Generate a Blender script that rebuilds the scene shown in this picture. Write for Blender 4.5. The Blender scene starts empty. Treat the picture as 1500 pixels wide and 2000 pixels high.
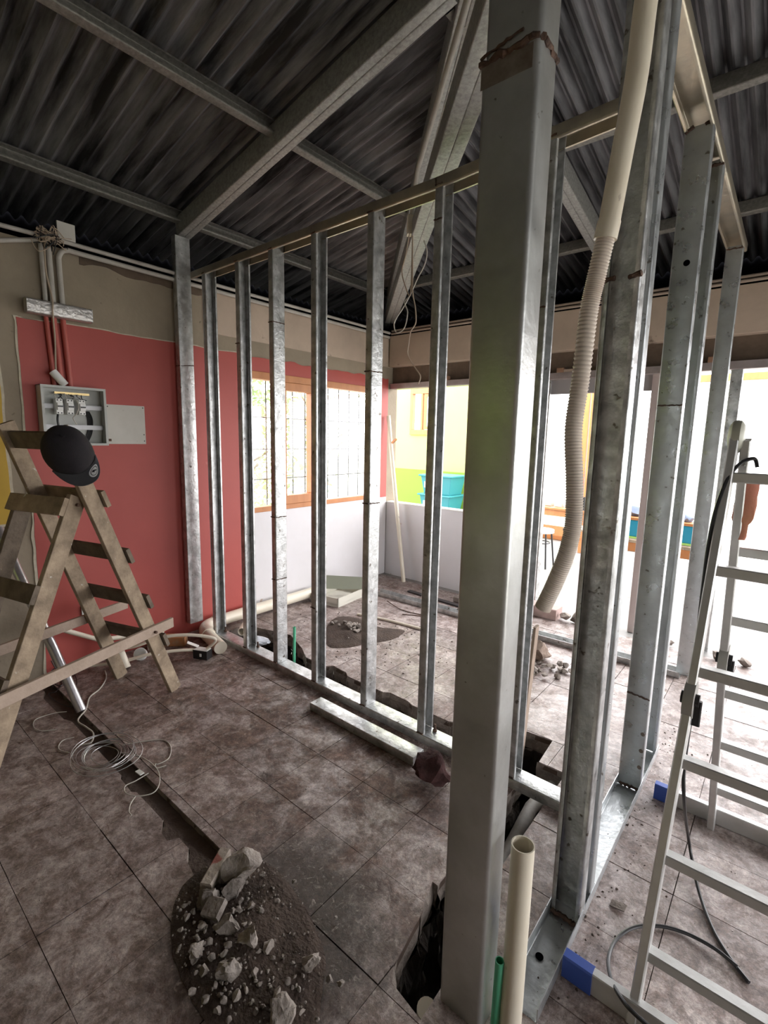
import bpy, bmesh, math, random
from mathutils import Vector, Matrix
from mathutils import noise as mnoise

# ------------------------------------------------------------------ camera, sky, exposure
sc = bpy.context.scene
CAM = Vector((0, 0, 1.55))
RT = Vector((0.7675999893716089, 0.6405675953624572, 0.02152700834452348))
DN = Vector((0.11338339642532415, -0.10265799045317925, -0.9882335464915024))
FW = Vector((-0.6308204671154573, 0.761008865104523, -0.15143000198296924))
FPX = 954.75
cd = bpy.data.cameras.new('camera'); cam = bpy.data.objects.new('camera', cd)
sc.collection.objects.link(cam); sc.camera = cam
cd.sensor_fit = 'VERTICAL'; cd.sensor_height = 36.0; cd.lens = FPX / 2000 * 36.0
cd.clip_start = 0.02; cd.clip_end = 200
m = Matrix.Identity(4)
for i in range(3):
    m[i][0] = RT[i]; m[i][1] = -DN[i]; m[i][2] = -FW[i]; m[i][3] = CAM[i]
cam.matrix_world = m

w = bpy.data.worlds.new('sky'); sc.world = w; w.use_nodes = True
bg = w.node_tree.nodes['Background']
bg.inputs[0].default_value = (0.99, 0.98, 1.0, 1); bg.inputs[1].default_value = 5.0
sc.view_settings.view_transform = 'Standard'; sc.view_settings.look = 'None'
sc.view_settings.gamma = 1.0; sc.view_settings.use_curve_mapping = False
sc.view_settings.exposure = 0.88

def portal(name, loc, size, rot):
    l = bpy.data.lights.new(name, 'AREA'); l.shape = 'RECTANGLE'; l.size, l.size_y = size
    l.cycles.is_portal = True
    o = bpy.data.objects.new(name, l); o.location = loc; o.rotation_euler = rot
    sc.collection.objects.link(o)
P2 = math.pi / 2

rnd = random.Random(7)
Cc = sc.collection.objects

def ray(x, y):
    return RT * ((x - 750) / FPX) + DN * ((y - 1000) / FPX) + FW
def atz(x, y, z=0.0):
    d = ray(x, y); return CAM + d * ((z - CAM.z) / d.z)
def aty(x, y, Y):
    d = ray(x, y); return CAM + d * (Y / d.y)
def atx(x, y, X):
    d = ray(x, y); return CAM + d * (X / d.x)
def px(p):
    p = Vector(p) - CAM; z = p.dot(FW)
    if z < 0.05: return (-9999, -9999)
    return (750 + FPX * p.dot(RT) / z, 1000 + FPX * p.dot(DN) / z)

# ------------------------------------------------------------------ materials
MATS = {}
def mat(name, col, rough=0.6, metal=0.0, var=None, vscale=6.0, dark=0.35, bump=0.0, bscale=40.0,
        detail=6, rvar=0.0, spots=None, sscale=20.0, sth=0.62, rnd_obj=0.0, trans=None, stretch=None):
    """principled material: base colour blended to `var` by noise, fine bump, optional spots."""
    if name in MATS: return MATS[name]
    M = bpy.data.materials.new(name); M.use_nodes = True; MATS[name] = M
    nt = M.node_tree; N = nt.nodes; L = nt.links
    b = N['Principled BSDF']
    b.inputs['Roughness'].default_value = rough; b.inputs['Metallic'].default_value = metal
    c4 = lambda c: (c[0], c[1], c[2], 1)
    b.inputs['Base Color'].default_value = c4(col)
    geo = N.new('ShaderNodeNewGeometry'); src = geo.outputs['Position']
    if stretch:
        mp = N.new('ShaderNodeMapping'); mp.inputs['Scale'].default_value = stretch
        L.new(src, mp.inputs['Vector']); src = mp.outputs['Vector']
    last = None
    if var is not None:
        n = N.new('ShaderNodeTexNoise'); n.inputs['Scale'].default_value = vscale
        n.inputs['Detail'].default_value = detail; n.inputs['Roughness'].default_value = 0.62
        L.new(src, n.inputs['Vector'])
        r = N.new('ShaderNodeMapRange'); r.inputs[1].default_value = 0.5 - dark; r.inputs[2].default_value = 0.5 + dark
        L.new(n.outputs['Fac'], r.inputs[0])
        mx = N.new('ShaderNodeMix'); mx.data_type = 'RGBA'
        mx.inputs[6].default_value = c4(col); mx.inputs[7].default_value = c4(var)
        L.new(r.outputs[0], mx.inputs[0]); last = mx.outputs[2]
        if rvar:
            rr = N.new('ShaderNodeMapRange'); rr.inputs[1].default_value = 0.35; rr.inputs[2].default_value = 0.65
            rr.inputs[3].default_value = rough - rvar; rr.inputs[4].default_value = rough + rvar
            n2 = N.new('ShaderNodeTexNoise'); n2.inputs['Scale'].default_value = vscale * 1.7; n2.inputs['Detail'].default_value = 5
            L.new(src, n2.inputs['Vector']); L.new(n2.outputs['Fac'], rr.inputs[0]); L.new(rr.outputs[0], b.inputs['Roughness'])
    if spots is not None:
        n = N.new('ShaderNodeTexNoise'); n.inputs['Scale'].default_value = sscale; n.inputs['Detail'].default_value = 4
        L.new(src, n.inputs['Vector'])
        r = N.new('ShaderNodeMapRange'); r.inputs[1].default_value = sth; r.inputs[2].default_value = sth + 0.06
        L.new(n.outputs['Fac'], r.inputs[0])
        mx = N.new('ShaderNodeMix'); mx.data_type = 'RGBA'
        if last: L.new(last, mx.inputs[6])
        else: mx.inputs[6].default_value = c4(col)
        mx.inputs[7].default_value = c4(spots); L.new(r.outputs[0], mx.inputs[0]); last = mx.outputs[2]
    if rnd_obj:
        oi = N.new('ShaderNodeObjectInfo')
        r = N.new('ShaderNodeMapRange'); r.inputs[3].default_value = 1 - rnd_obj; r.inputs[4].default_value = 1 + rnd_obj
        L.new(oi.outputs['Random'], r.inputs[0])
        hs = N.new('ShaderNodeHueSaturation'); L.new(r.outputs[0], hs.inputs['Value'])
        if last: L.new(last, hs.inputs['Color'])
        else: hs.inputs['Color'].default_value = c4(col)
        last = hs.outputs['Color']
    if last: L.new(last, b.inputs['Base Color'])
    if bump:
        n = N.new('ShaderNodeTexNoise'); n.inputs['Scale'].default_value = bscale; n.inputs['Detail'].default_value = 8
        L.new(src, n.inputs['Vector'])
        bp = N.new('ShaderNodeBump'); bp.inputs['Strength'].default_value = bump; bp.inputs['Distance'].default_value = 0.01
        L.new(n.outputs['Fac'], bp.inputs['Height']); L.new(bp.outputs[0], b.inputs['Normal'])
    if trans:
        b.inputs['Transmission Weight'].default_value = trans
    return M

GALV = mat('galvanised_steel', (0.66, 0.67, 0.67), 0.40, 0.80, (0.33, 0.335, 0.33), 16, 0.17, 0.2, 60, rvar=0.1, spots=(0.16, 0.14, 0.12), sscale=34, sth=0.66)
GALVP = mat('post_steel', (0.62, 0.63, 0.62), 0.37, 0.80, (0.42, 0.43, 0.41), 5, 0.2, 0.1, 50, rvar=0.06, spots=(0.2, 0.18, 0.15), sscale=44, sth=0.70)
GALVB = mat('galvanised_steel_bluish', (0.60, 0.63, 0.64), 0.36, 0.75, (0.42, 0.44, 0.45), 10, 0.25, 0.1, 60, rvar=0.1, spots=(0.2, 0.18, 0.16), sscale=40, sth=0.67)
GALVR = mat('galvanised_roof_steel', (0.44, 0.44, 0.42), 0.50, 0.4, (0.24, 0.24, 0.225), 60, 0.2, 0.15, 90, rvar=0.08)
PURL = mat('purlin_steel', (0.27, 0.262, 0.24), 0.5, 0.4, (0.15, 0.145, 0.13), 60, 0.2, 0.15, 90)
PLATE = mat('heat_tinted_steel', (0.52, 0.46, 0.35), 0.36, 0.75, (0.32, 0.29, 0.24), 6, 0.2, 0.1, 50)
WELD = mat('burnt_weld', (0.05, 0.035, 0.03), 0.7, 0.4, (0.16, 0.09, 0.06), 40, 0.2, 0.5, 90)
ROOF = mat('corrugated_sheet_left', (0.24, 0.24, 0.25), 0.46, 0.3, (0.018, 0.018, 0.02), 1.0, 0.13, 0.06, 160, rvar=0.05, stretch=(1.3, 15, 1))  # light and dark streaks painted in to stand for glossy reflections on the sheets
ROOFB = mat('corrugated_sheet_back', (0.17, 0.17, 0.18), 0.46, 0.3, (0.02, 0.02, 0.022), 1.0, 0.13, 0.06, 160, rvar=0.05, stretch=(15, 1.3, 1))  # same painted-in gloss streaks turned along the back slope, darker overall
BLACKM = mat('shade_black', (0.003, 0.003, 0.0035), 1.0)  # flat black that stands for shade in the eave gaps and bolt holes
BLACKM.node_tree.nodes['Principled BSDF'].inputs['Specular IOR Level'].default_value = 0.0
RED = mat('red_wall_paint', (0.43, 0.075, 0.06), 0.55, 0, (0.36, 0.06, 0.05), 2.2, 0.3, 0.05, 30, spots=(0.47, 0.16, 0.13), sscale=7, sth=0.74)
CONC = mat('old_plaster', (0.345, 0.285, 0.21), 0.9, 0, (0.235, 0.195, 0.145), 2.5, 0.25, 0.25, 30, spots=(0.17, 0.14, 0.10), sscale=16, sth=0.68)
BEAM = mat('beam_concrete', (0.54, 0.43, 0.34), 0.9, 0, (0.41, 0.33, 0.26), 3.0, 0.25, 0.2, 30, spots=(0.12, 0.08, 0.06), sscale=5, sth=0.68)
BAND = mat('dark_brown_band', (0.17, 0.12, 0.085), 0.9, 0, (0.07, 0.05, 0.035), 4.0, 0.2, 0.2, 30)  # dark brown for the recessed bands and the streak below the conduits
WHITEW = mat('white_wall', (0.72, 0.70, 0.72), 0.7, 0, (0.62, 0.60, 0.60), 2.0, 0.3, 0.05, 20, spots=(0.5, 0.4, 0.34), sscale=9, sth=0.72)
LIME = mat('lime_wall', (0.56, 0.68, 0.17), 0.7, 0, (0.52, 0.64, 0.15), 2.0, 0.3)
LIMED = mat('lime_wall_lower', (0.20, 0.38, 0.035), 0.7, 0, (0.18, 0.34, 0.03), 2.0, 0.3)
YELLOW = mat('yellow_paint', (0.62, 0.40, 0.05), 0.7, 0, (0.5, 0.32, 0.05), 3.0, 0.3, 0.1, 20)
PLEDGE = mat('broken_paint_edge', (0.62, 0.56, 0.45), 0.9, 0, (0.45, 0.4, 0.3), 20, 0.2)
ORWOOD = mat('orange_varnished_wood', (0.56, 0.235, 0.085), 0.45, 0, (0.43, 0.165, 0.055), 12, 0.25, 0.05, 60, stretch=(1, 1, .2))
OLDWOOD = mat('weathered_wood', (0.42, 0.325, 0.225), 0.85, 0, (0.17, 0.125, 0.085), 11, 0.20, 0.3, 70, spots=(0.55, 0.52, 0.46), sscale=28, sth=0.68)
OLDWOOD2 = mat('weathered_wood_dark', (0.20, 0.155, 0.115), 0.85, 0, (0.09, 0.07, 0.05), 14, 0.22, 0.3, 70, spots=(0.4, 0.37, 0.3), sscale=30, sth=0.72)
PINKWOOD = mat('newer_pine', (0.44, 0.34, 0.27), 0.8, 0, (0.34, 0.26, 0.20), 14, 0.22, 0.2, 60)
ALU = mat('aluminium', (0.74, 0.74, 0.73), 0.38, 0.6, (0.58, 0.58, 0.56), 12, 0.25, 0.05, 60, spots=(0.3, 0.28, 0.25), sscale=30, sth=0.74)
PVC = mat('cream_pvc', (0.80, 0.74, 0.62), 0.35, 0, (0.70, 0.63, 0.50), 5, 0.25, spots=(0.45, 0.38, 0.3), sscale=25, sth=0.7)
HOSEM = mat('corrugated_conduit', (0.62, 0.54, 0.46), 0.5, 0, (0.56, 0.49, 0.42), 5, 0.25)
GREYP = mat('grey_conduit', (0.52, 0.50, 0.46), 0.5, 0, (0.36, 0.33, 0.29), 8, 0.25)
GREENP = mat('green_pipe', (0.10, 0.46, 0.27), 0.4)
SOIL = mat('dark_soil', (0.045, 0.030, 0.023), 0.97, 0, (0.085, 0.058, 0.044), 14, 0.2, 0.8, 90, spots=(0.22, 0.19, 0.16), sscale=70, sth=0.70)
PITM = mat('pit_earth', (0.05, 0.038, 0.028), 1.0, 0, (0.02, 0.015, 0.012), 9, 0.2, 1.0, 40)
SLAB = mat('slab_edge', (0.26, 0.22, 0.19), 0.95, 0, (0.12, 0.095, 0.08), 14, 0.2, 0.8, 50)
GROUT = mat('dirty_grout', (0.07, 0.045, 0.032), 0.95)
ROCK = mat('mortar_rubble', (0.34, 0.30, 0.265), 0.95, 0, (0.18, 0.15, 0.13), 26, 0.2, 0.7, 70, rnd_obj=0.25)
BRICKP = mat('pale_brick', (0.44, 0.38, 0.32), 0.9, 0, (0.34, 0.28, 0.24), 16, 0.2, 0.5, 60, spots=(.34, .12, .10), sscale=13, sth=.56)
REDBR = mat('dark_red_block', (0.050, 0.014, 0.012), 0.95, 0, (0.028, 0.010, 0.009), 14, 0.2, 0.5, 60)
CONCF = mat('pale_concrete_floor', (0.26, 0.25, 0.24), 0.55, 0, (0.18, 0.175, 0.165), 2.0, 0.25, 0.1, 30, spots=(0.12, 0.11, 0.095), sscale=12, sth=0.66)
GROUND = mat('outside_ground', (0.55, 0.54, 0.5), 0.9, 0, (0.42, 0.44, 0.36), 1.2)
BLACKP = mat('black_plastic', (0.015, 0.015, 0.016), 0.4)
BLACKC = mat('black_cloth', (0.009, 0.007, 0.009), 0.95, 0, (0.018, 0.014, 0.018), 30, 0.3, 0.3, 300)
GREYC = mat('charcoal_cloth', (0.05, 0.05, 0.058), 0.8, 0, (0.05, 0.05, 0.055), 30, 0.3, 0.2, 300)
WHITEP = mat('white_plastic', (0.78, 0.78, 0.75), 0.4)
PANELG = mat('grey_enamel', (0.50, 0.51, 0.48), 0.5, 0, (0.42, 0.43, 0.40), 8, 0.25)
LIDM = mat('cover_plate', (0.60, 0.58, 0.53), 0.7, 0, (0.52, 0.50, 0.45), 9, 0.25, spots=(0.4, 0.38, 0.34), sscale=30, sth=0.7)
WIREW = mat('pale_wire', (0.48, 0.45, 0.40), 0.5)
WIREB = mat('tan_cord', (0.42, 0.33, 0.25), 0.6)
BLUE = mat('blue_cap', (0.045, 0.10, 0.42), 0.5)
TEAL = mat('teal_plastic', (0.03, 0.22, 0.25), 0.4)
CYAN = mat('cyan_plastic', (0.02, 0.28, 0.42), 0.4)
SILVER = mat('crushed_foil', (0.62, 0.60, 0.58), 0.35, 0.7, (0.42, 0.40, 0.38), 30, 0.2, 0.6, 45)
RAG = mat('faded_red_cloth', (0.75, 0.27, 0.24), 0.9, 0, (0.62, 0.30, 0.16), 10, 0.25, 0.2, 80)
LEAF = mat('leaves', (0.30, 0.42, 0.18), 0.6, 0, (0.45, 0.55, 0.30), 5, 0.25)
BARK = mat('bark', (0.16, 0.12, 0.08), 0.9)
GRILLE = mat('iron_grille', (0.06, 0.06, 0.06), 0.6)
REDCOND = mat('red_painted_conduit', (0.42, 0.09, 0.07), 0.5)
PINKB = mat('pink_curb', (0.50, 0.36, 0.33), 0.9, 0, (0.38, 0.28, 0.25), 14, 0.25, 0.4, 50)
def glass():
    M = bpy.data.materials.new('window_glass'); M.use_nodes = True
    nt = M.node_tree; nt.nodes.clear()
    o = nt.nodes.new('ShaderNodeOutputMaterial'); t = nt.nodes.new('ShaderNodeBsdfTransparent')
    g = nt.nodes.new('ShaderNodeBsdfGlossy'); g.inputs['Roughness'].default_value = 0.03
    x = nt.nodes.new('ShaderNodeMixShader'); x.inputs[0].default_value = 0.05
    nt.links.new(t.outputs[0], x.inputs[1]); nt.links.new(g.outputs[0], x.inputs[2])
    nt.links.new(x.outputs[0], o.inputs[0]); return M
GLASS = glass()

def tile_mat():
    M = bpy.data.materials.new('dirty_ceramic_tile'); M.use_nodes = True
    nt = M.node_tree; N = nt.nodes; L = nt.links; b = N['Principled BSDF']
    g = N.new('ShaderNodeNewGeometry')
    def noise(s, d, r=0.6, dist=0.0):
        n = N.new('ShaderNodeTexNoise'); n.inputs['Scale'].default_value = s; n.inputs['Detail'].default_value = d
        n.inputs['Roughness'].default_value = r; n.inputs['Distortion'].default_value = dist
        L.new(g.outputs['Position'], n.inputs['Vector']); return n.outputs['Fac']
    def ramp(src, stops):
        r = N.new('ShaderNodeValToRGB'); e = r.color_ramp.elements
        e[0].position, e[0].color = stops[0][0], (*stops[0][1], 1); e[1].position, e[1].color = stops[-1][0], (*stops[-1][1], 1)
        for p, c in stops[1:-1]:
            k = e.new(p); k.color = (*c, 1)
        L.new(src, r.inputs[0]); return r.outputs[0]
    def mix(f, a, c, mode='MIX'):
        x = N.new('ShaderNodeMix'); x.data_type = 'RGBA'; x.blend_type = mode
        for s, i in ((f, 0), (a, 6), (c, 7)):
            if hasattr(s, 'is_linked') or hasattr(s, 'node'): L.new(s, x.inputs[i])
            elif isinstance(s, tuple): x.inputs[i].default_value = (*s, 1)
            else: x.inputs[i].default_value = s
        return x.outputs[2]
    base = ramp(noise(11, 12, 0.78, 0.5), [(0.34, (0.11, 0.080, 0.064)), (0.45, (0.215, 0.162, 0.145)), (0.54, (0.38, 0.315, 0.295)), (0.66, (0.52, 0.45, 0.425))])
    # trodden mud, redder towards the left wall and the front frame
    mud = ramp(noise(4.2, 12, 0.75, .5), [(0.42, (0, 0, 0)), (0.56, (1, 1, 1))])
    sep = N.new('ShaderNodeSeparateXYZ'); L.new(g.outputs['Position'], sep.inputs[0])
    yr = N.new('ShaderNodeMapRange'); yr.inputs[1].default_value = 0.75; yr.inputs[2].default_value = 1.15
    yr.inputs[3].default_value = 0.22; yr.inputs[4].default_value = 0.9; L.new(sep.outputs['Y'], yr.inputs[0])
    xr = N.new('ShaderNodeMapRange'); xr.inputs[1].default_value = -1.1; xr.inputs[2].default_value = -0.3
    xr.inputs[3].default_value = 1.0; xr.inputs[4].default_value = 0.3; L.new(sep.outputs['X'], xr.inputs[0])
    yf = N.new('ShaderNodeMapRange'); yf.inputs[1].default_value = 2.0; yf.inputs[2].default_value = 2.4
    yf.inputs[3].default_value = 1.0; yf.inputs[4].default_value = 0.42; L.new(sep.outputs['Y'], yf.inputs[0])
    m1 = N.new('ShaderNodeMath'); m1.operation = 'MULTIPLY'; L.new(yr.outputs[0], m1.inputs[0]); L.new(xr.outputs[0], m1.inputs[1])
    m3 = N.new('ShaderNodeMath'); m3.operation = 'MULTIPLY'; L.new(m1.outputs[0], m3.inputs[0]); L.new(yf.outputs[0], m3.inputs[1])
    m2 = N.new('ShaderNodeMath'); m2.operation = 'MULTIPLY'; L.new(m3.outputs[0], m2.inputs[0]); L.new(mud, m2.inputs[1])
    mudc = ramp(noise(15, 8, 0.7), [(0.36, (0.045, 0.024, 0.017)), (0.64, (0.19, 0.115, 0.088))])
    c = mix(m2.outputs[0], base, mudc)
    # wet earth trodden around the heap of soil
    vd = N.new('ShaderNodeVectorMath'); vd.operation = 'DISTANCE'; L.new(g.outputs['Position'], vd.inputs[0]); vd.inputs[1].default_value = (-1.10, .83, 0)
    ad = N.new('ShaderNodeMath'); ad.operation = 'MULTIPLY_ADD'; L.new(noise(6, 8, .7), ad.inputs[0]); ad.inputs[1].default_value = .55; L.new(vd.outputs['Value'], ad.inputs[2])
    hm = N.new('ShaderNodeMapRange'); hm.inputs[1].default_value = .54; hm.inputs[2].default_value = .70; hm.inputs[3].default_value = .93; hm.inputs[4].default_value = 0; L.new(ad.outputs[0], hm.inputs[0])
    c = mix(hm.outputs[0], c, (0.055, 0.038, 0.030))
    scuff = ramp(noise(34, 8, 0.75, 1.2), [(0.56, (0, 0, 0)), (0.66, (0.55, 0.55, 0.55))])
    c = mix(scuff, c, (0.46, 0.40, 0.355))
    grit = ramp(noise(46, 14, 0.9), [(0.40, (0.16, 0.16, 0.16)), (0.60, (0.86, 0.86, 0.86))])
    c = mix(0.75, c, grit, 'OVERLAY')
    specks = ramp(noise(60, 3), [(0.68, (0, 0, 0)), (0.74, (0.8, 0.8, 0.8))])
    c = mix(specks, c, (0.06, 0.045, 0.04))
    oi = N.new('ShaderNodeObjectInfo'); r = N.new('ShaderNodeMapRange'); r.inputs[3].default_value = 0.88; r.inputs[4].default_value = 1.1
    L.new(oi.outputs['Random'], r.inputs[0]); hs = N.new('ShaderNodeHueSaturation'); L.new(r.outputs[0], hs.inputs['Value']); L.new(c, hs.inputs['Color'])
    L.new(hs.outputs[0], b.inputs['Base Color'])
    rg = ramp(noise(5, 6, 0.65, 1.0), [(0.38, (0.16, 0.16, 0.16)), (0.62, (0.55, 0.55, 0.55))])
    rgm = N.new('ShaderNodeMix'); rgm.data_type = 'RGBA'; L.new(m2.outputs[0], rgm.inputs[0]); L.new(rg, rgm.inputs[6]); rgm.inputs[7].default_value = (0.85, 0.85, 0.85, 1)
    L.new(rgm.outputs[2], b.inputs['Roughness'])
    bp = N.new('ShaderNodeBump'); bp.inputs['Strength'].default_value = 0.35; bp.inputs['Distance'].default_value = 0.006
    L.new(noise(26, 9, 0.75, 1.5), bp.inputs['Height']); L.new(bp.outputs[0], b.inputs['Normal'])
    return M
TILE = tile_mat()

# ------------------------------------------------------------------ mesh helpers
class MB:
    def __init__(s): s.v = []; s.f = []
    def add(s, vs, fs):
        n = len(s.v); s.v += [Vector(v) for v in vs]; s.f += [tuple(i + n for i in f) for f in fs]; return s
    def box(s, a, b):
        x0, y0, z0 = a; x1, y1, z1 = b
        return s.add([(x0, y0, z0), (x1, y0, z0), (x1, y1, z0), (x0, y1, z0), (x0, y0, z1), (x1, y0, z1), (x1, y1, z1), (x0, y1, z1)],
                     [(0, 3, 2, 1), (4, 5, 6, 7), (0, 1, 5, 4), (1, 2, 6, 5), (2, 3, 7, 6), (3, 0, 4, 7)])
    def prof(s, p0, p1, u, v, poly):
        """sweep 2-D polygon (coords along u,v) from p0 to p1"""
        p0, p1, u, v = map(Vector, (p0, p1, u, v)); n = len(poly)
        vs = [p0 + u * a + v * b for a, b in poly] + [p1 + u * a + v * b for a, b in poly]
        fs = [tuple(range(n))[::-1], tuple(range(n, 2 * n))] + [(i, (i + 1) % n, n + (i + 1) % n, n + i) for i in range(n)]
        return s.add(vs, fs)
    def bar(s, p0, p1, wd, ht, up=(0, 0, 1), bev=0.0):
        """board from p0 to p1; ht measured along `up`, wd across"""
        p0, p1 = Vector(p0), Vector(p1); d = (p1 - p0).normalized(); up = Vector(up)
        sd = d.cross(up).normalized(); up = sd.cross(d).normalized(); a, b = wd / 2, ht / 2; c = bev
        if c: poly = [(-a + c, -b), (a - c, -b), (a, -b + c), (a, b - c), (a - c, b), (-a + c, b), (-a, b - c), (-a, -b + c)]
        else: poly = [(-a, -b), (a, -b), (a, b), (-a, b)]
        return s.prof(p0, p1, sd, up, poly)
    def tube(s, pts, r, n=8, caps=True, rf=None):
        pts = [Vector(p) for p in pts]; N = len(pts); up = None; rings = []
        for i, p in enumerate(pts):
            t = (pts[min(i + 1, N - 1)] - pts[max(i - 1, 0)]).normalized()
            if up is None: up = t.orthogonal().normalized()
            else: up = (up - t * up.dot(t)).normalized()
            sd = t.cross(up); rr = rf(i / (N - 1)) if rf else r
            rings.append([p + (up * math.cos(2 * math.pi * k / n) + sd * math.sin(2 * math.pi * k / n)) * rr for k in range(n)])
        vs = [v for g in rings for v in g]
        fs = [(i * n + k, i * n + (k + 1) % n, (i + 1) * n + (k + 1) % n, (i + 1) * n + k) for i in range(N - 1) for k in range(n)]
        if caps: fs += [tuple(range(n))[::-1], tuple(range((N - 1) * n, N * n))]
        return s.add(vs, fs)
    def pipe(s, pts, r, t=0.003, n=20):
        """open-ended hollow pipe"""
        a = MB().tube(pts, r, n, False); b = MB().tube(pts, r - t, n, False)
        s.add(a.v, a.f); o = len(s.v); s.add(b.v, [f[::-1] for f in b.f]); base = o - len(a.v); L = len(a.v)
        for e in (0, L - n):
            for k in range(n):
                q = (base + e + k, base + e + (k + 1) % n, o + e + (k + 1) % n, o + e + k)
                s.f.append(q[::-1] if e == 0 else q)
        return s
    def prism(s, poly, z0, z1):
        n = len(poly)
        return s.add([(x, y, z0) for x, y in poly] + [(x, y, z1) for x, y in poly],
                     [tuple(range(n))[::-1], tuple(range(n, 2 * n))] + [(i, (i + 1) % n, n + (i + 1) % n, n + i) for i in range(n)])
    def rock(s, c, size, seed, flat=0.7, sub=2):
        bm = bmesh.new(); bmesh.ops.create_icosphere(bm, subdivisions=sub, radius=1)
        R = random.Random(seed); o = Vector((R.random() * 50, R.random() * 50, R.random() * 50))
        sx, sy, sz = size * R.uniform(.8, 1.25), size * R.uniform(.7, 1.1), size * flat * R.uniform(.8, 1.2)
        rot = Matrix.Rotation(R.uniform(0, 6.28), 3, 'Z') @ Matrix.Rotation(R.uniform(-.4, .4), 3, 'X')
        cuts = [Vector((R.uniform(-1, 1), R.uniform(-1, 1), R.uniform(-1, 1))).normalized() for _ in range(6)]
        vs = []
        for v in bm.verts:
            p = v.co.copy()
            for q in cuts:
                d = p.dot(q) - 0.56
                if d > 0: p -= q * d
            p *= 1 + 0.34 * mnoise.noise(v.co * 1.9 + o) + .20 * mnoise.noise(v.co * 4.5 + o)
            p = rot @ Vector((p.x * sx, p.y * sy, p.z * sz)); vs.append(Vector(c) + p)
        fs = [tuple(v.index for v in f.verts) for f in bm.faces]; bm.free(); return s.add(vs, fs)

def cprof(web, fl, lip, t=0.0022, r=0.005):
    """C (lipped channel) outline: web along u at v=0, flanges along v"""
    if lip: cl = [(lip, fl), (0, fl), (0, 0), (web, 0), (web, fl), (web - lip, fl)]
    else: cl = [(0, fl), (0, 0), (web, 0), (web, fl)]
    pts = [Vector(cl[0])]
    for i in range(1, len(cl) - 1):
        a, b, c = Vector(cl[i - 1]), Vector(cl[i]), Vector(cl[i + 1]); d1 = (a - b).normalized(); d2 = (c - b).normalized()
        A, B = b + d1 * r, b + d2 * r; cc = b + (d1 + d2) * r
        for k in range(4):
            q = A.lerp(B, k / 3) - cc; pts.append(cc + q.normalized() * r)
    pts.append(Vector(cl[-1])); L = []; Rr = []
    for i, p in enumerate(pts):
        d = (pts[min(i + 1, len(pts) - 1)] - pts[max(i - 1, 0)]).normalized(); n = Vector((-d.y, d.x)) * t / 2
        L.append(p + n); Rr.append(p - n)
    return [tuple(q) for q in L + Rr[::-1]]
def boxprof(a, b, r=0.006, k=3):
    out = []
    for cx, cy, s in ((r, r, 180), (a - r, r, 270), (a - r, b - r, 0), (r, b - r, 90)):
        for i in range(k + 1):
            an = math.radians(s + 90 * i / k); out.append((cx + r * math.cos(an), cy + r * math.sin(an)))
    return out

def smooth_path(pts, k=6):
    pts = [Vector(p) for p in pts]; out = []
    for i in range(len(pts) - 1):
        p0, p1, p2, p3 = pts[max(i - 1, 0)], pts[i], pts[i + 1], pts[min(i + 2, len(pts) - 1)]
        for j in range(k):
            t = j / k
            out.append(0.5 * ((2 * p1) + (p2 - p0) * t + (2 * p0 - 5 * p1 + 4 * p2 - p3) * t * t + (3 * p1 - p0 - 3 * p2 + p3) * t ** 3))
    return out + [pts[-1]]

def obj(name, mb, ma, parent=None, smooth=False, bevel=0.0):
    base = Vector((0, 0, 0))
    if parent is not None: base = parent['_w']
    else:
        lo = [min(v[i] for v in mb.v) for i in range(3)]; hi = [max(v[i] for v in mb.v) for i in range(3)]
        base = Vector(((lo[0] + hi[0]) / 2, (lo[1] + hi[1]) / 2, lo[2]))
    me = bpy.data.meshes.new(name); pb = Vector(base)
    me.from_pydata([tuple(v - pb) for v in mb.v], [], mb.f); me.validate(); me.update()
    bm = bmesh.new(); bm.from_mesh(me); bmesh.ops.recalc_face_normals(bm, faces=bm.faces); bm.to_mesh(me); bm.free()
    me.materials.append(ma)
    if smooth:
        for p in me.polygons: p.use_smooth = True
        try: me.set_sharp_from_angle(angle=math.radians(38))
        except Exception: pass
    o = bpy.data.objects.new(name, me); Cc.link(o)
    if parent is not None: o.parent = parent; o['_w'] = list(pb)
    else: o.location = pb; o['_w'] = list(pb)
    if bevel:
        b = o.modifiers.new('bevel', 'BEVEL'); b.width = bevel; b.segments = 2; b.limit_method = 'ANGLE'
    return o
def tag(o, label=None, cat=None, group=None, kind=None):
    if label: o['label'] = label
    if cat: o['category'] = cat
    if group: o['group'] = group
    if kind: o['kind'] = kind
    return o
def thing(name, label, cat, loc, group=None):
    o = bpy.data.objects.new(name, None); Cc.link(o); o.location = loc; o['_w'] = list(loc)
    o.empty_display_size = 0.1
    return tag(o, label, cat, group)
def struct(name, loc=(0, 0, 0)):
    o = bpy.data.objects.new(name, None); Cc.link(o); o.location = loc; o['_w'] = list(loc); o['kind'] = 'structure'; return o

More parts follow.
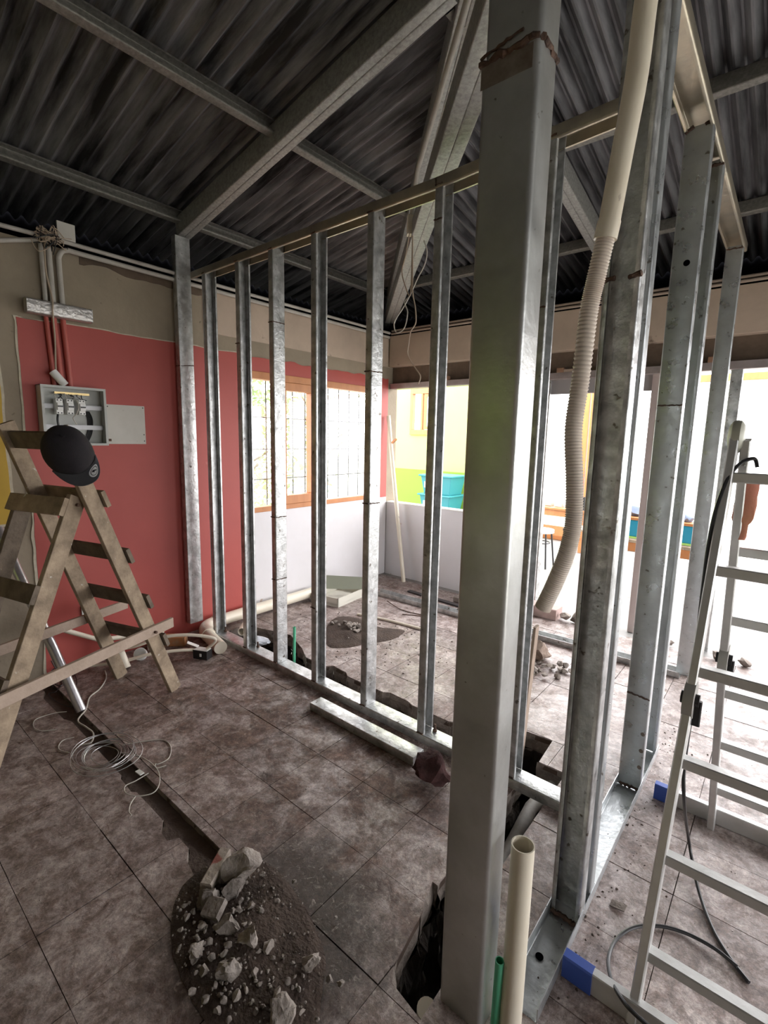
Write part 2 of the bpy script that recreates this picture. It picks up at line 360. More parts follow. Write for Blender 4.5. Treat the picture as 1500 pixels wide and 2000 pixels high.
# ------------------------------------------------------------------ FLOOR with trenches
WX, BY = -3.49, 4.243
def clip(poly, a, b, keep_left):
    out = []; n = len(poly)
    def sd(p): return ((b[0] - a[0]) * (p[1] - a[1]) - (b[1] - a[1]) * (p[0] - a[0])) * (1 if keep_left else -1)
    for i in range(n):
        p, q = poly[i], poly[(i + 1) % n]; sp, sq = sd(p), sd(q)
        if sp >= 0: out.append(p)
        if (sp > 0 and sq < 0) or (sp < 0 and sq > 0):
            t = sp / (sp - sq); out.append((p[0] + (q[0] - p[0]) * t, p[1] + (q[1] - p[1]) * t))
    return out
def area(p): return 0.5 * sum(p[i][0] * p[(i + 1) % len(p)][1] - p[(i + 1) % len(p)][0] * p[i][1] for i in range(len(p)))
def subtract(poly, hole):       # hole convex, counter-clockwise
    xs = [p[0] for p in poly]; ys = [p[1] for p in poly]; hx = [p[0] for p in hole]; hy = [p[1] for p in hole]
    if max(xs) <= min(hx) or min(xs) >= max(hx) or max(ys) <= min(hy) or min(ys) >= max(hy): return [poly]
    out = []; rest = poly
    for i in range(len(hole)):
        a, b = hole[i], hole[(i + 1) % len(hole)]
        o = clip(rest, a, b, False)
        if len(o) >= 3 and abs(area(o)) > 2e-6: out.append(o)
        rest = clip(rest, a, b, True)
        if len(rest) < 3 or abs(area(rest)) < 2e-6: return out
    return out
def ccw(p): return p if area(p) > 0 else p[::-1]
DEEP = [ccw(h) for h in [
    [(-3.30, 2.045), (-0.655, 2.045), (-0.655, 2.175), (-3.30, 2.165)],
    [(-3.30, 2.16), (-2.47, 2.16), (-2.62, 2.25), (-2.87, 2.35), (-3.21, 2.26), (-3.3, 2.2)],
    [(-0.985, 2.16), (-0.785, 2.16), (-0.80, 2.387), (-0.975, 2.37)],
    [(-2.3, 2.15), (-2.05, 2.15), (-2.12, 2.20), (-2.25, 2.21)], [(-1.8, 2.15), (-1.5, 2.15), (-1.6, 2.19), (-1.74, 2.195)],
    [(-1.35, 2.15), (-1.0, 2.15), (-1.1, 2.21), (-1.25, 2.2)],
    [(-0.80, 2.06), (-0.79, 1.30), (-0.655, 1.30), (-0.642, 1.5), (-0.655, 1.86), (-0.655, 2.06)],
    [(-0.79, 1.31), (-0.765, 1.12), (-0.74, 0.985), (-0.715, 0.945), (-0.600, 0.925), (-0.602, 1.12), (-0.62, 1.25), (-0.655, 1.31)],
    [(-0.80, 1.25), (-0.785, 1.20), (-0.74, 1.10), (-0.74, 1.29), (-0.81, 1.29)],
]]
SHAL = [ccw(h) for h in [
    [(-3.44, 0.815), (-1.40, 0.80), (-1.40, 0.878), (-3.44, 0.878)],
    [(-2.2, 0.81), (-2.02, 0.81), (-2.05, 0.79), (-2.17, 0.795)],
    [(-1.80, 0.81), (-1.655, 0.81), (-1.68, 0.765), (-1.74, 0.77)], [(-3.3, 0.82), (-2.8, 0.82), (-2.88, 0.79), (-3.2, 0.785)],
    [(-1.60, 0.81), (-1.45, 0.81), (-1.44, 0.75), (-1.54, 0.77)],
]]
floor = struct('floor')
tx0, ty0, T, TY = -1.335, 0.325, 0.2965, 0.2945
fmb = MB(); farb = MB(); TOPY = ty0 + TY * 13
ix0, ix1 = -8, 16; iy0, iy1 = -11, 12
ntile = 0
for ix in range(ix0, ix1):
    for iy in range(iy0, iy1 + 1):
        a = (tx0 + ix * T, ty0 + iy * TY); b = (a[0] + T, a[1] + TY)
        x0 = max(a[0], WX); y1 = b[1]
        if b[0] <= WX: continue
        cell = [(x0, a[1]), (b[0], a[1]), (b[0], y1), (x0, y1)]
        pieces = [cell]
        for h in DEEP + SHAL: pieces = [q for p in pieces for q in subtract(p, h)]
        for p in pieces: fmb.prism(p, -0.03, -0.006)
        g = 0.0014; jx, jy = rnd.uniform(-.0008, .0008), rnd.uniform(-.0008, .0008); dz = rnd.uniform(-.0012, .0012)
        tl = [(x0 + g + jx, a[1] + g + jy), (b[0] - g + jx, a[1] + g + jy), (b[0] - g + jx, y1 - g + jy), (x0 + g + jx, y1 - g + jy)]
        pieces = [tl]
        for h in DEEP + SHAL: pieces = [q for p in pieces for q in subtract(p, h)]
        if not pieces: continue
        vis = any(-60 < u < 1560 and -60 < v < 2060 for u, v in [px((c[0], c[1], 0)) for c in cell + [((cell[0][0] + cell[2][0]) / 2, (cell[0][1] + cell[2][1]) / 2)]])
        t = MB() if vis else farb
        for p in pieces: t.prism(p, -0.0055, 0.001 + dz)
        if vis: obj('tile', t, TILE, floor); ntile += 1
tag(obj('tile_field', farb, TILE, floor), kind='stuff')
obj('grout_bed', fmb, GROUT, floor)
print('tiles', ntile)
# pale concrete floor beyond, from the last tile row on
cf = MB().box((WX, TOPY, -0.06), (5.2, 4.12, 0.0)); cf.box((-6.0, 4.12, -0.06), (9, 7.9, -0.004))
obj('concrete_floor', cf, CONCF, floor)
# trench walls and bottoms
def inside(g, x, y): return all((g[(k + 1) % len(g)][0] - g[k][0]) * (y - g[k][1]) - (g[(k + 1) % len(g)][1] - g[k][1]) * (x - g[k][0]) > 0 for k in range(len(g)))
def walls(holes, depth, name, ma, rows=6, amp=0.03):
    mb = MB()
    for h in holes:
        for i in range(len(h)):
            a, b = Vector((*h[i], 0)), Vector((*h[(i + 1) % len(h)], 0)); d = b - a
            nrm = Vector((d.y, -d.x, 0)).normalized(); n = max(1, int(d.length / 0.02))
            for k in range(n):
                p, q = a.lerp(b, k / n), a.lerp(b, (k + 1) / n); mid = (p + q) / 2 + nrm * 0.003
                if any(inside(g, mid.x, mid.y) for g in holes if g is not h): continue
                vs = []
                for j in range(rows + 1):
                    z = -depth * j / rows
                    for c in (p, q):
                        off = 0 if j == 0 else amp * (mnoise.noise(Vector((c.x * 16, c.y * 16, z * 16))) - 0.1)
                        vs.append((c.x + nrm.x * off, c.y + nrm.y * off, z - 0.004))
                mb.add(vs, [(j * 2, j * 2 + 1, j * 2 + 3, j * 2 + 2) for j in range(rows)])
    return obj(name, mb, ma, floor)
walls(DEEP, 0.10, 'trench_slab_edge', SLAB, 4, 0.02)
em = walls(DEEP, 0.42, 'trench_earth_side', PITM, 10, 0.05)
for v in em.data.vertices:
    if v.co.z > -0.09: v.co.z = min(v.co.z, -0.09)
walls(SHAL, 0.028, 'groove_side', SLAB, 2, 0.004)
def ground_patch(x0, x1, y0, y1, z, amp, step, name, ma):
    nx, ny = int((x1 - x0) / step), int((y1 - y0) / step); mb = MB()
    mb.add([(x0 + (x1 - x0) * i / nx, y0 + (y1 - y0) * j / ny, z + amp * mnoise.noise(Vector((i * step * 12, j * step * 12, z * 9)))) for j in range(ny + 1) for i in range(nx + 1)],
           [(j * (nx + 1) + i, j * (nx + 1) + i + 1, (j + 1) * (nx + 1) + i + 1, (j + 1) * (nx + 1) + i) for j in range(ny) for i in range(nx)])
    return obj(name, mb, ma, floor, True)
ground_patch(-3.49, -0.4, 0.75, 2.6, -0.36, 0.08, 0.04, 'trench_bottom', PITM)
GROOVE = mat('groove_mortar', (0.135, 0.10, 0.08), 0.95, 0, (0.075, 0.052, 0.042), 12, 0.2, 0.8, 60)
gb = ground_patch(-3.49, -1.38, 0.70, 0.90, -0.024, 0.006, 0.02, 'groove_bottom', GROOVE)

# ------------------------------------------------------------------ WALL LEFT
Z0, Z1 = -0.05, 2.30                   # wall below beam
wl = MB()
WY0, WY1, WZ0, WZ1 = 2.38, 4.12, 0.885, 2.065
for y0, y1, z0, z1 in ((-3.2, WY0, Z0, 2.62), (WY0, WY1, Z0, WZ0), (WY0, WY1, WZ1, 2.62), (WY1, 4.40, Z0, 2.62)):
    wl.box((WX - 0.14, y0, z0), (WX - 0.006, y1, z1))
wall_left = tag(obj('wall_left', wl, CONC), kind='structure')
def ragged(y0, y1, z0, z1, x, th, name, ma, sides, parent, amp=0.012, step=0.045):
    """paint/plaster layer with ragged edges, on the plane x"""
    pts = []
    def edge(a, b, rag):
        n = max(1, int((Vector(b) - Vector(a)).length / step)); out = []
        for k in range(n):
            p = Vector(a).lerp(Vector(b), k / n)
            if rag and k: 
                d = (Vector(b) - Vector(a)).normalized(); o = amp * mnoise.noise(Vector((p.x * 9, p.y * 9, x * 3 + 1))); p += Vector((-d.y, d.x)) * o
            out.append((p.x, p.y))
        return out
    c = [(y0, z0), (y1, z0), (y1, z1), (y0, z1)]
    for i in range(4): pts += edge(c[i], c[(i + 1) % 4], sides[i])
    n = len(pts); mb = MB()
    mb.add([(x, y, z) for y, z in pts] + [(x + th, y, z) for y, z in pts], [tuple(range(n)), tuple(range(n, 2 * n))[::-1]] + [(i, (i + 1) % n, n + (i + 1) % n, n + i) for i in range(n)])
    return obj(name, mb, ma, parent)
# red paint layer: in four fields around the window
X0 = WX - 0.006
ragged(0.888, 2.38, 0.0, 2.183, X0, 0.008, 'red_paint', RED, (0, 0, 1, 1), wall_left, 0.008)
ragged(2.38, 4.235, WZ1 - 0.005, 2.178, X0, 0.008, 'red_paint', RED, (0, 0, 1, 0), wall_left, 0.02)
ragged(4.12, 4.235, WZ0, WZ1 - 0.005, X0, 0.008, 'red_paint', RED, (0, 0, 0, 0), wall_left, 0.0)
ragged(0.874, 0.90, 0.0, 2.19, X0, 0.0065, 'broken_paint_edge', PLEDGE, (0, 1, 0, 1), wall_left, 0.02, 0.03)
ragged(0.888, 2.4, 2.178, 2.19, X0, 0.006, 'broken_paint_edge', PLEDGE, (1, 0, 1, 0), wall_left, 0.01, 0.04)
ragged(2.38, 4.235, 0.0, WZ0, X0, 0.010, 'white_paint', WHITEW, (0, 0, 0, 0), wall_left, 0.0)
ragged(-1.2, 0.785, 1.0, 2.08, X0, 0.010, 'yellow_paint', YELLOW, (0, 1, 1, 0), wall_left, 0.012)
ragged(-1.2, 0.800, 0.985, 2.10, X0, 0.006, 'broken_paint_edge', PLEDGE, (1, 1, 1, 0), wall_left, 0.016)
ragged(1.24, 2.05, 2.556, 2.60, X0, 0.005, 'sooty_streak', BAND, (1, 0, 0, 0), wall_left, 0.03, 0.025)
# ring beam above left wall, with recessed band, dark brown in the corner
beamL = obj('ring_beam', MB().box((WX - 0.14, 2.05, 2.30), (WX - 0.002, 4.40, 2.62)), BEAM, wall_left, bevel=0.004)
obj('recessed_band', MB().box((WX - 0.14, 2.05, 2.175), (WX - 0.008, 3.35, 2.302)), BEAM, wall_left)
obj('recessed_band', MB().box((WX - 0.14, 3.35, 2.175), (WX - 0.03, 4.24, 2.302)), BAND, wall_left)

# ------------------------------------------------------------------ WINDOW in the left wall
win = struct('window_1', (WX - 0.07, WY0, WZ0))
def yz_bar(y0, y1, z0, z1, x0, x1): return MB().box((x0, y0, z0), (x1, y1, z1))
XO, XI = WX - 0.075, WX + 0.012
for a in ((WY0, WY1, WZ0, WZ0 + 0.045), (WY0, WY1, WZ1 - 0.06, WZ1), (WY0, WY0 + .045, WZ0 + .045, WZ1 - .06), (WY1 - .045, WY1, WZ0 + .045, WZ1 - .06),
          (2.71, 2.752, WZ0 + .045, WZ1 - .06), (3.172, 3.215, WZ0 + .045, WZ1 - .06)):
    obj('frame_rail', yz_bar(*a, XO, XI), ORWOOD, win, bevel=0.003)
sash = obj('casement_sash', MB().box((XO + .01, 2.755, WZ0 + .047), (XI + .012, 3.17, WZ0 + .125)).box((XO + .01, 2.755, WZ1 - .13), (XI + .012, 3.17, WZ1 - .062))
           .box((XO + .01, 2.755, WZ0 + .125), (XI + .012, 2.812, WZ1 - .13)).box((XO + .01, 3.112, WZ0 + .125), (XI + .012, 3.17, WZ1 - .13)), ORWOOD, win, bevel=0.003)
for hz in (WZ0 + .2, WZ1 - .08, WZ0 + .07):
    obj('hinge', MB().tube([(XI + .016, 3.176, hz - .02), (XI + .016, 3.176, hz + .02)], 0.008, 8), GALV, win)
for y0, y1 in ((WY0 + .045, 2.71), (2.812, 3.112), (3.215, WY1 - .045)):
    obj('pane', MB().box((WX - .035, y0, WZ0 + .045), (WX - .031, y1, WZ1 - .06)), GLASS, win)
gr = thing('window_grille', 'dark iron security grille outside the orange framed window', 'grille', (WX - 0.17, WY0, WZ0))
y = WY0 + .05
while y < WY1 + .2:
    obj('bar', MB().tube([(WX - .17, y, WZ0 - .05), (WX - .17, y, WZ1 + .1)], 0.0055, 6), GRILLE, gr); y += 0.152
for z in (1.15, 1.42, 1.70):
    obj('bar', MB().tube([(WX - .172, WY0, z), (WX - .172, WY1 + .2, z)], 0.0055, 6), GRILLE, gr)

# ------------------------------------------------------------------ WALL BACK (low wall, beam, header, posts)
wb = MB().box((WX, BY, -0.05), (-2.05, BY + .10, 0.822))
wall_back = tag(obj('wall_back', wb, WHITEW, bevel=0.004), kind='structure')
obj('coping', MB().box((WX, BY - 0.004, 0.822), (-2.04, BY + .104, 0.834)), WHITEP, wall_back)
obj('ring_beam', MB().box((WX + 0.02, BY - 0.02, 2.30), (5.2, BY + .15, 2.62)), BEAM, wall_back, bevel=0.004)
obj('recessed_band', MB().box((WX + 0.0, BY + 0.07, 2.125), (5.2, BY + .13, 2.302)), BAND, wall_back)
hd = MB().prof((WX + .01, BY + .01, 2.07), (5.2, BY + .01, 2.07), (0, 1, 0), (0, 0, 1), [(a, b) for a, b in cprof(.09, .055, 0, .003)])
obj('steel_header_track', hd, mat('mauve_header', (0.42, 0.36, 0.36), .45, .5, (.3, .26, .25), 9, .2), wall_back)
for k, (xx, wz) in enumerate(((-2.78, .05), (-1.64, .06), (-1.28, .05), (-.55, .05))):
    obj('bolt_bracket', MB().box((xx, BY + .0, 2.126), (xx + wz, BY + .05, 2.165)), mat('rusty_bracket', (.28, .16, .10), .8), wall_back, bevel=.004)
obj('timber_offcut', MB().box((-1.62, BY + .01, 2.127), (-1.45, BY + .06, 2.150)), PINKWOOD, wall_back)
obj('lintel_panel', MB().box((-1.70, BY + .05, 1.950), (-0.62, BY + .075, 2.072)), mat('grey_lintel', (.32, .30, .30), .6), wall_back)
# wall studs standing in the back line (door openings)
def stud_z(x, y, z0, z1, web=(0, 1, 0), fl=(1, 0, 0), W=.09, F=.04, lip=.012, ma=GALV, parent=None, name='stud', t=.0022):
    return obj(name, MB().prof((x, y, z0), (x, y, z1), web, fl, cprof(W, F, lip, t)), ma, parent, True)
JAMB = mat('pale_jamb', (0.50, 0.43, 0.41), .6, 0, (.42, .34, .32), 4, .25)
t = thing('door_jamb_post', 'pale post in the back wall line just right of the big post', 'post', (-1.73, BY + .04, 0))
obj('post', MB().prof((-1.745, BY + .02, 0), (-1.745, BY + .02, 2.07), (1, 0, 0), (0, 1, 0), boxprof(.035, .09)), WHITEP, t, True)
obj('steel_strip', MB().box((-1.708, BY + .02, 0), (-1.69, BY + .09, 2.07)), GALV, t)
t = thing('door_jamb_post', 'pinkish post with a thin red stripe left of the stud with the round hole', 'post', (-.87, BY + .04, 0))
obj('post', MB().prof((-.90, BY + .03, 0), (-.90, BY + .03, 2.07), (1, 0, 0), (0, 1, 0), boxprof(.05, .08)), JAMB, t, True)
obj('red_stripe', MB().box((-.849, BY + .028, .75), (-.838, BY + .05, 1.95)), REDCOND, t)
t = stud_z(-.405, BY + .02, 0, 2.07, (1, 0, 0), (0, 1, 0), .07, .05)
tag(t, 'narrow galvanised stud in the back wall line, farthest right behind the frame', 'stud')

# ------------------------------------------------------------------ ROOF
K, ZR = 0.19, 2.92
def zl(x): return ZR + K * (x - WX)
def zb(y): return ZR + K * (BY - y)
HS = WX + BY                       # hip: x + y = HS
ceil = struct('ceiling', (0, 0, 2.62))
PITCH, AMP = 0.076, 0.019
XR = 0.0                           # ridge
def sheet(s0, s1, side):
    """corrugated sheet between s0 and s1 measured across the corrugations"""
    n = int(round((s1 - s0) / (PITCH / 8))); lines = []
    for i in range(n + 1):
        s = s0 + (s1 - s0) * i / n; dz = AMP * math.cos(2 * math.pi * s / PITCH)
        if side == 'L': a = -4.15; b = min(XR, HS - s); lines.append([(a + (b - a) * k / 3, s, zl(a + (b - a) * k / 3) + 0.15 + dz) for k in range(4)])
        else:
            b = max(HS - s if s < XR else (HS + s - 2 * XR), BY - (XR - WX)); a = 4.85
            lines.append([(s, a + (b - a) * k / 3, zb(a + (b - a) * k / 3) + 0.15 + dz) for k in range(4)])
    mb = MB(); mb.add([p for l in lines for p in l], [(i * 4 + k, i * 4 + k + 1, (i + 1) * 4 + k + 1, (i + 1) * 4 + k) for i in range(n) for k in range(3)])
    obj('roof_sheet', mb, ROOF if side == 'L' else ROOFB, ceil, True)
s = -3.4
while s < 4.85 - 0.01: sheet(s, min(s + .836, 4.85), 'L'); s += .836
s = -4.1
while s < 4.3: sheet(s, s + .836, 'B'); s += .836
# right-hand slope
mb = MB(); n = int(8.4 / (PITCH / 6)); L = []
for i in range(n):
    y = -3.4 + i * PITCH / 6; dz = AMP * math.cos(2 * math.pi * y / PITCH); b = max(XR, y - (BY - (XR - WX)) + XR); L.append([(x, y, zl(2 * XR - x) + .15 + dz) for x in (b, 4.4)])
mb.add([p for l in L for p in l], [(i * 2, i * 2 + 1, i * 2 + 3, i * 2 + 2) for i in range(n - 1)])
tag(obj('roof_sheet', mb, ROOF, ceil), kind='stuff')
# eaves closed by boards; the gap's deep shade is put in their black colour
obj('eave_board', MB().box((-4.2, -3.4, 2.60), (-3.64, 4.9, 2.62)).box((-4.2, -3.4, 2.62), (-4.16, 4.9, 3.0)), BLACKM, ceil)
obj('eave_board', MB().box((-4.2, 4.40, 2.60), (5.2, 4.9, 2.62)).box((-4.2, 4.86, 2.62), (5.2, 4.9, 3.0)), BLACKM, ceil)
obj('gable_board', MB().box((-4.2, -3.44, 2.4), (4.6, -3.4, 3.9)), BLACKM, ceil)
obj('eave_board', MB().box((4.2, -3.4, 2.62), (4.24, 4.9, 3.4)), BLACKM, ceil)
# double C rafters / beams : two lipped channels face to face -> seam on the underside
def twin(p0, p1, name, h=.12, hw=.046, ma=GALVR):
    p0, p1 = Vector(p0), Vector(p1); d = (p1 - p0).normalized(); sd = d.cross(Vector((0, 0, 1))).normalized(); up = sd.cross(d)
    mb = MB()
    for sg in (1, -1): mb.prof(p0, p1, up, -sd * sg, [(a, hw - b) for a, b in cprof(h, hw - .001, .014, .0025)] if 0 else [(a, b - hw) for a, b in cprof(h, hw - .0008, .014, .0025)])
    return obj(name, mb, ma, ceil, True)
twin((WX + .03, 1.905, zl(WX) - .02), (-1.28, 1.905, zl(-1.28) - .01), 'rafter')
twin((WX - .45, BY + .45, zl(WX - .45)), (-0.1, HS + .1, zl(-0.1)), 'hip_beam', .12, .05)
twin((-1.30, BY + .5, zb(BY + .5)), (-1.30, HS + 1.32, zb(HS + 1.32)), 'rafter')
twin((1.0, BY + .5, zb(BY + .5)), (1.0, 2.0, zb(2.0)), 'rafter')
twin((WX + .0, BY - .0, 2.76), (-.62, HS + .62 - .12, 2.76), 'tie_beam', .10, .055)
twin((WX - .3, -.6, zl(WX - .3)), (XR, -.6, zl(XR)), 'rafter')
# purlins: channels along the left slope
def purlinL(x, y0, y1):
    sl = Vector((1, 0, K)).normalized(); nn = Vector((-K, 0, 1)).normalized()
    obj('purlin', MB().prof((x, y0, zl(x) + .045), (x, y1, zl(x) + .045), nn, sl, cprof(.08, .045, .012, .0025)), PURL, ceil, True)
for x in (-3.45, -2.42, -1.38, -.36):
    purlinL(x, -3.3, -.66); purlinL(x, -.54, min(1.90, HS - x - .06))
    if HS - x > 2.1: purlinL(x, 2.01, HS - x - .06)
def purlinB(y, x0, x1):
    sl = Vector((0, 1, -K)).normalized(); nn = Vector((0, K, 1)).normalized()
    obj('purlin', MB().prof((x0, y, zb(y) + .045), (x1, y, zb(y) + .045), nn, sl, cprof(.08, .045, .012, .0025)), PURL, ceil, True)
for y in (4.02, 2.985, 1.95):
    x0 = HS - y + .06
    if x0 < -1.36: purlinB(y, x0, -1.36)
    purlinB(y, max(x0, -1.24), .94); purlinB(y, 1.06, 3.4)

# ------------------------------------------------------------------ other walls (behind and right of the camera)
wr = MB()
for y0, y1, z0, z1 in ((-3.3, .6, -.05, 2.62), (.6, 4.4, 2.3, 2.62), (3.9, 4.4, -.05, 2.3), (.6, 3.9, -.05, .1)): wr.box((4.0, y0, z0), (4.14, y1, z1))
tag(obj('wall_right', wr, CONC), kind='structure')
wf = MB().box((WX - .14, -3.34, -.05), (4.14, -3.2, 2.62))
wfo = tag(obj('wall_front', wf, CONC), kind='structure')
obj('lime_reflector', MB().box((-3.45, -3.2, .95), (-1.9, -3.19, 2.15)), mat('lime_reflector_green', (.62, .86, .14), .6), wfo)  # unseen lime patch, added to reflect green onto the big post
portal('portal_back', (1.0, BY + .2, 1.2), (7.0, 2.1), (-P2, 0, 0))
portal('portal_right', (4.2, 2.25, 1.2), (2.2, 3.3), (0, P2, 0))
portal('portal_window', (WX - .2, 3.25, 1.48), (1.2, 1.74), (0, -P2, 0))

# ------------------------------------------------------------------ STEEL STUD FRAME A (parallel to the back wall)
FA = thing('steel_wall_frame', 'long galvanised stud frame running from the red wall to the big post', 'wall frame', (-1.95, 1.955, 0))
YA, YB = 1.915, 2.008
def weld(p0, p1, r, parent, seed=0):
    p0, p1 = Vector(p0), Vector(p1); n = max(3, int((p1 - p0).length / .008)); R = random.Random(seed)
    pts = [p0.lerp(p1, k / n) + Vector((R.uniform(-1, 1), R.uniform(-1, 1), R.uniform(-1, 1))) * r * .5 for k in range(n + 1)]
    return obj('weld_seam', MB().tube(pts, r, 6, True, lambda t: r * (0.7 + .5 * abs(math.sin(t * 40 + seed)))), WELD, parent, True)
obj('bottom_track', MB().prof((-3.44, YA, 0.044), (-.468, YA, 0.044), (0, 1, 0), (0, 0, -1), cprof(YB - YA, .044, 0, .0025)), GALV, FA, True)
def zt(x): return 2.668 + .045 * max(0, (x + 1.4)) / 1.0
obj('top_track', MB().prof((-3.40, YA, 2.668), (-1.33, YA, 2.674), (0, 1, 0), (0, 0, -1), cprof(YB - YA, .045, .012, .0025)), PLATE, FA, True)
obj('top_track', MB().prof((-1.335, YA, 2.674), (-.46, YA, 2.712), (0, 1, 0), (0, 0, -1), cprof(YB - YA, .045, .012, .0025)), PLATE, FA, True)
A = [(-3.262, 'o'), (-2.868, 'o'), (-2.525, 'c'), (-2.148, 'o'), (-1.735, 'c'), (-1.338, 'o'), (-.842, 'o')]
for i, (x, k) in enumerate(A):
    xo = x if k == 'o' else x + .042
    z1 = 2.665 if x < -1.4 else 2.675 + (x + 1.34) * .043
    st = obj('stud', MB().prof((xo, YA + .003, .046), (xo, YA + .003, z1), (0, 1, 0), (1, 0, 0) if k == 'o' else (-1, 0, 0), cprof(.087, .042, .013, .0025)), GALV, FA, True)
    for zz, yy in ((.048, YA), (z1 - .035, YA)):
        weld((x + .002, yy - .001, zz), (x + .04, yy - .001, zz + .002), .0035, FA, i)
# splices seen on the studs
for x, k, z in ((-2.868, 'o', 2.13), (-2.525, 'c', 2.22), (-2.148, 'o', .52), (-2.525, 'c', .62), (-1.338, 'o', 2.50), (-1.735, 'c', 1.88), (-1.735, 'c', 1.20), (-2.525, 'c', 1.03), (-.842, 'o', 2.06)):
    weld((x + .0, YA - .0015, z), (x + .042, YA - .0015, z), .0035, FA, int(z * 10))
    if k == 'c': weld((x + .0435, YA + .005, z), (x + .0435, YB - .006, z), .003, FA, int(z * 17))
for x in (-2.79, -1.27, -3.2): obj('anchor_bolt', MB().tube([(x, 1.985, .04), (x, 1.985, .085)], .006, 6).tube([(x, 1.985, .046), (x, 1.985, .056)], .012, 6), WELD, FA)

# post standing against the red wall
LP = thing('steel_post', 'galvanised post against the red wall at the far end of the frame', 'post', (-3.43, 1.87, .1))
obj('post', MB().prof((-3.465, 1.815, .10), (-3.465, 1.815, 2.885), (1, 0, 0), (0, 1, 0), boxprof(.055, .108, .005)), GALV, LP, True)
weld((-3.408, 1.82, 2.02), (-3.408, 1.92, 2.03), .003, LP, 3); weld((-3.466, 1.8135, 2.02), (-3.41, 1.8135, 2.02), .003, LP, 5)

# big post in front
MP = thing('steel_post', 'massive galvanised box post in the foreground with a burnt weld near its top', 'post', (-.53, 1.04, 0))
obj('shaft', MB().prof((-.592, 1.0, 0.0), (-.592, 1.0, 2.318), (1, 0, 0), (0, 1, 0), boxprof(.128, .088, .012, 5)), GALVP, MP, True)
obj('upper_shaft', MB().prof((-.586, 1.0, 2.322), (-.580, 1.0, 3.56), (1, 0, 0), (0, 1, 0), boxprof(.124, .088, .012, 5)), GALVP, MP, True)
weld((-.592, .999, 2.318), (-.468, .999, 2.322), .0065, MP, 1); weld((-.4635, 1.004, 2.322), (-.4635, 1.085, 2.318), .006, MP, 2)
weld((-.592, .9985, 2.33), (-.50, .9985, 2.345), .003, MP, 8)
obj('heat_stain', MB().box((-.591, .9992, 2.27), (-.478, 1.0, 2.314)), mat('heat_stain', (.16, .11, .08), .6, .5, (.3, .27, .24), 18, .2), MP)

# ------------------------------------------------------------------ STEEL STUD FRAME B (running away from the camera)
FB = thing('steel_wall_frame', 'stud frame on the right with an open steel channel as its bottom rail', 'wall frame', (-.405, 1.9, 0))
XA, XB = -.454, -.358
obj('bottom_track', MB().prof((XA, 1.12, 0.002), (XA, 2.645, 0.002), (1, 0, 0), (0, 0, 1), cprof(XB - XA, .045, 0, .0025)), GALVB, FB, True)
obj('top_track', MB().prof((XA, .98, 2.748), (XA, 3.80, 2.748), (1, 0, 0), (0, 0, -1), cprof(XB - XA, .045, .012, .0025)), PLATE, FB, True)
def studB(y, z0, z1, k, W=.092, F=.042, ma=GALVB):
    yy = y if k == 'c' else y + F
    return obj('stud', MB().prof((XA + .002, yy, z0), (XA + .002, yy, z1), (1, 0, 0), (0, 1, 0) if k == 'c' else (0, -1, 0), cprof(W, F, .014, .0025)), ma, FB, True)
studB(1.46, .006, 2.74, 'o', .092, .052, GALV); studB(1.565, .006, 2.74, 'o', .092, .045)
s2 = studB(2.27, .006, 2.715, 'c'); studB(2.59, .006, 2.74, 'o')
s4 = studB(3.70, .0, 2.715, 'c', .086, .04)
weld((XA + .004, 2.268, .455), (XB - .004, 2.268, .445), .004, FB, 4); weld((XA + .004, 2.268, 1.70), (XB - .004, 2.268, 1.70), .003, FB, 6)
weld((XA + .004, 2.268, 2.70), (XA + .03, 2.268, 2.715), .006, FB, 9); weld((XB - .03, 2.268, 2.71), (XB - .002, 2.268, 2.715), .006, FB, 10)
weld((XA, 1.458, 1.98), (XA + .03, 1.458, 1.985), .007, FB, 11); weld((XB - .028, 1.458, 1.98), (XB, 1.458, 1.985), .007, FB, 12)
weld((XA + .01, 2.27, .012), (XB - .01, 2.268, .012), .007, FB, 13); weld((XA + .01, 1.456, .012), (XB - .01, 1.456, .012), .008, FB, 14)
weld((XA + .01, 2.588, 2.70), (XB - .002, 2.588, 2.70), .006, FB, 15); weld((XA + .004, 3.698, 2.70), (XB - .01, 3.698, 2.70), .004, FB, 16)
def disc(c, n, r, name, ma, parent, th=.0012, k=18):
    c = Vector(c); n = Vector(n).normalized(); return obj(name, MB().tube([c, c + n * th], r, k), ma, parent)
disc((-.40, 2.2685, 2.235), (0, -1, 0), .0115, 'bolt_hole', BLACKM, FB)
disc((-.42, 1.29, .0055), (0, 0, 1), .012, 'bolt_hole', BLACKM, FB)
for z in (.20, .28, .12): disc((-.372, 2.2685, z), (0, -1, 0), .009, 'bolt_hole', SLAB, FB)

# ------------------------------------------------------------------ long flexible conduit hanging in front of frame B
def hosepts(): return smooth_path([aty(1276, -60, 1.30), aty(1262, 0, 1.30), aty(1243, 150, 1.30), aty(1215, 300, 1.30), aty(1186, 455, 1.30)], 5), \
    smooth_path([aty(1186, 450, 1.30), aty(1165, 540, 1.30), aty(1150, 610, 1.30), aty(1134, 740, 1.30), aty(1120, 840, 1.30), aty(1122, 940, 1.30), aty(1120, 1020, 1.30), aty(1107, 1080, 1.30), aty(1083, 1140, 1.30), aty(1060, 1188, 1.30)], 64)
h1, h2 = hosepts()
HO = thing('hanging_conduit', 'cream plastic conduit hanging from the roof, ribbed along its lower half', 'conduit', h2[-1])
top = Vector((-.27, 1.30, 3.35))
obj('smooth_pipe', MB().tube([top] + h1, .0245, 16), PVC, HO, True)
rb = []
obj('coupling', MB().tube([aty(1190, 432, 1.30), aty(1182, 468, 1.30)], .0265, 16), PVC, HO, True)
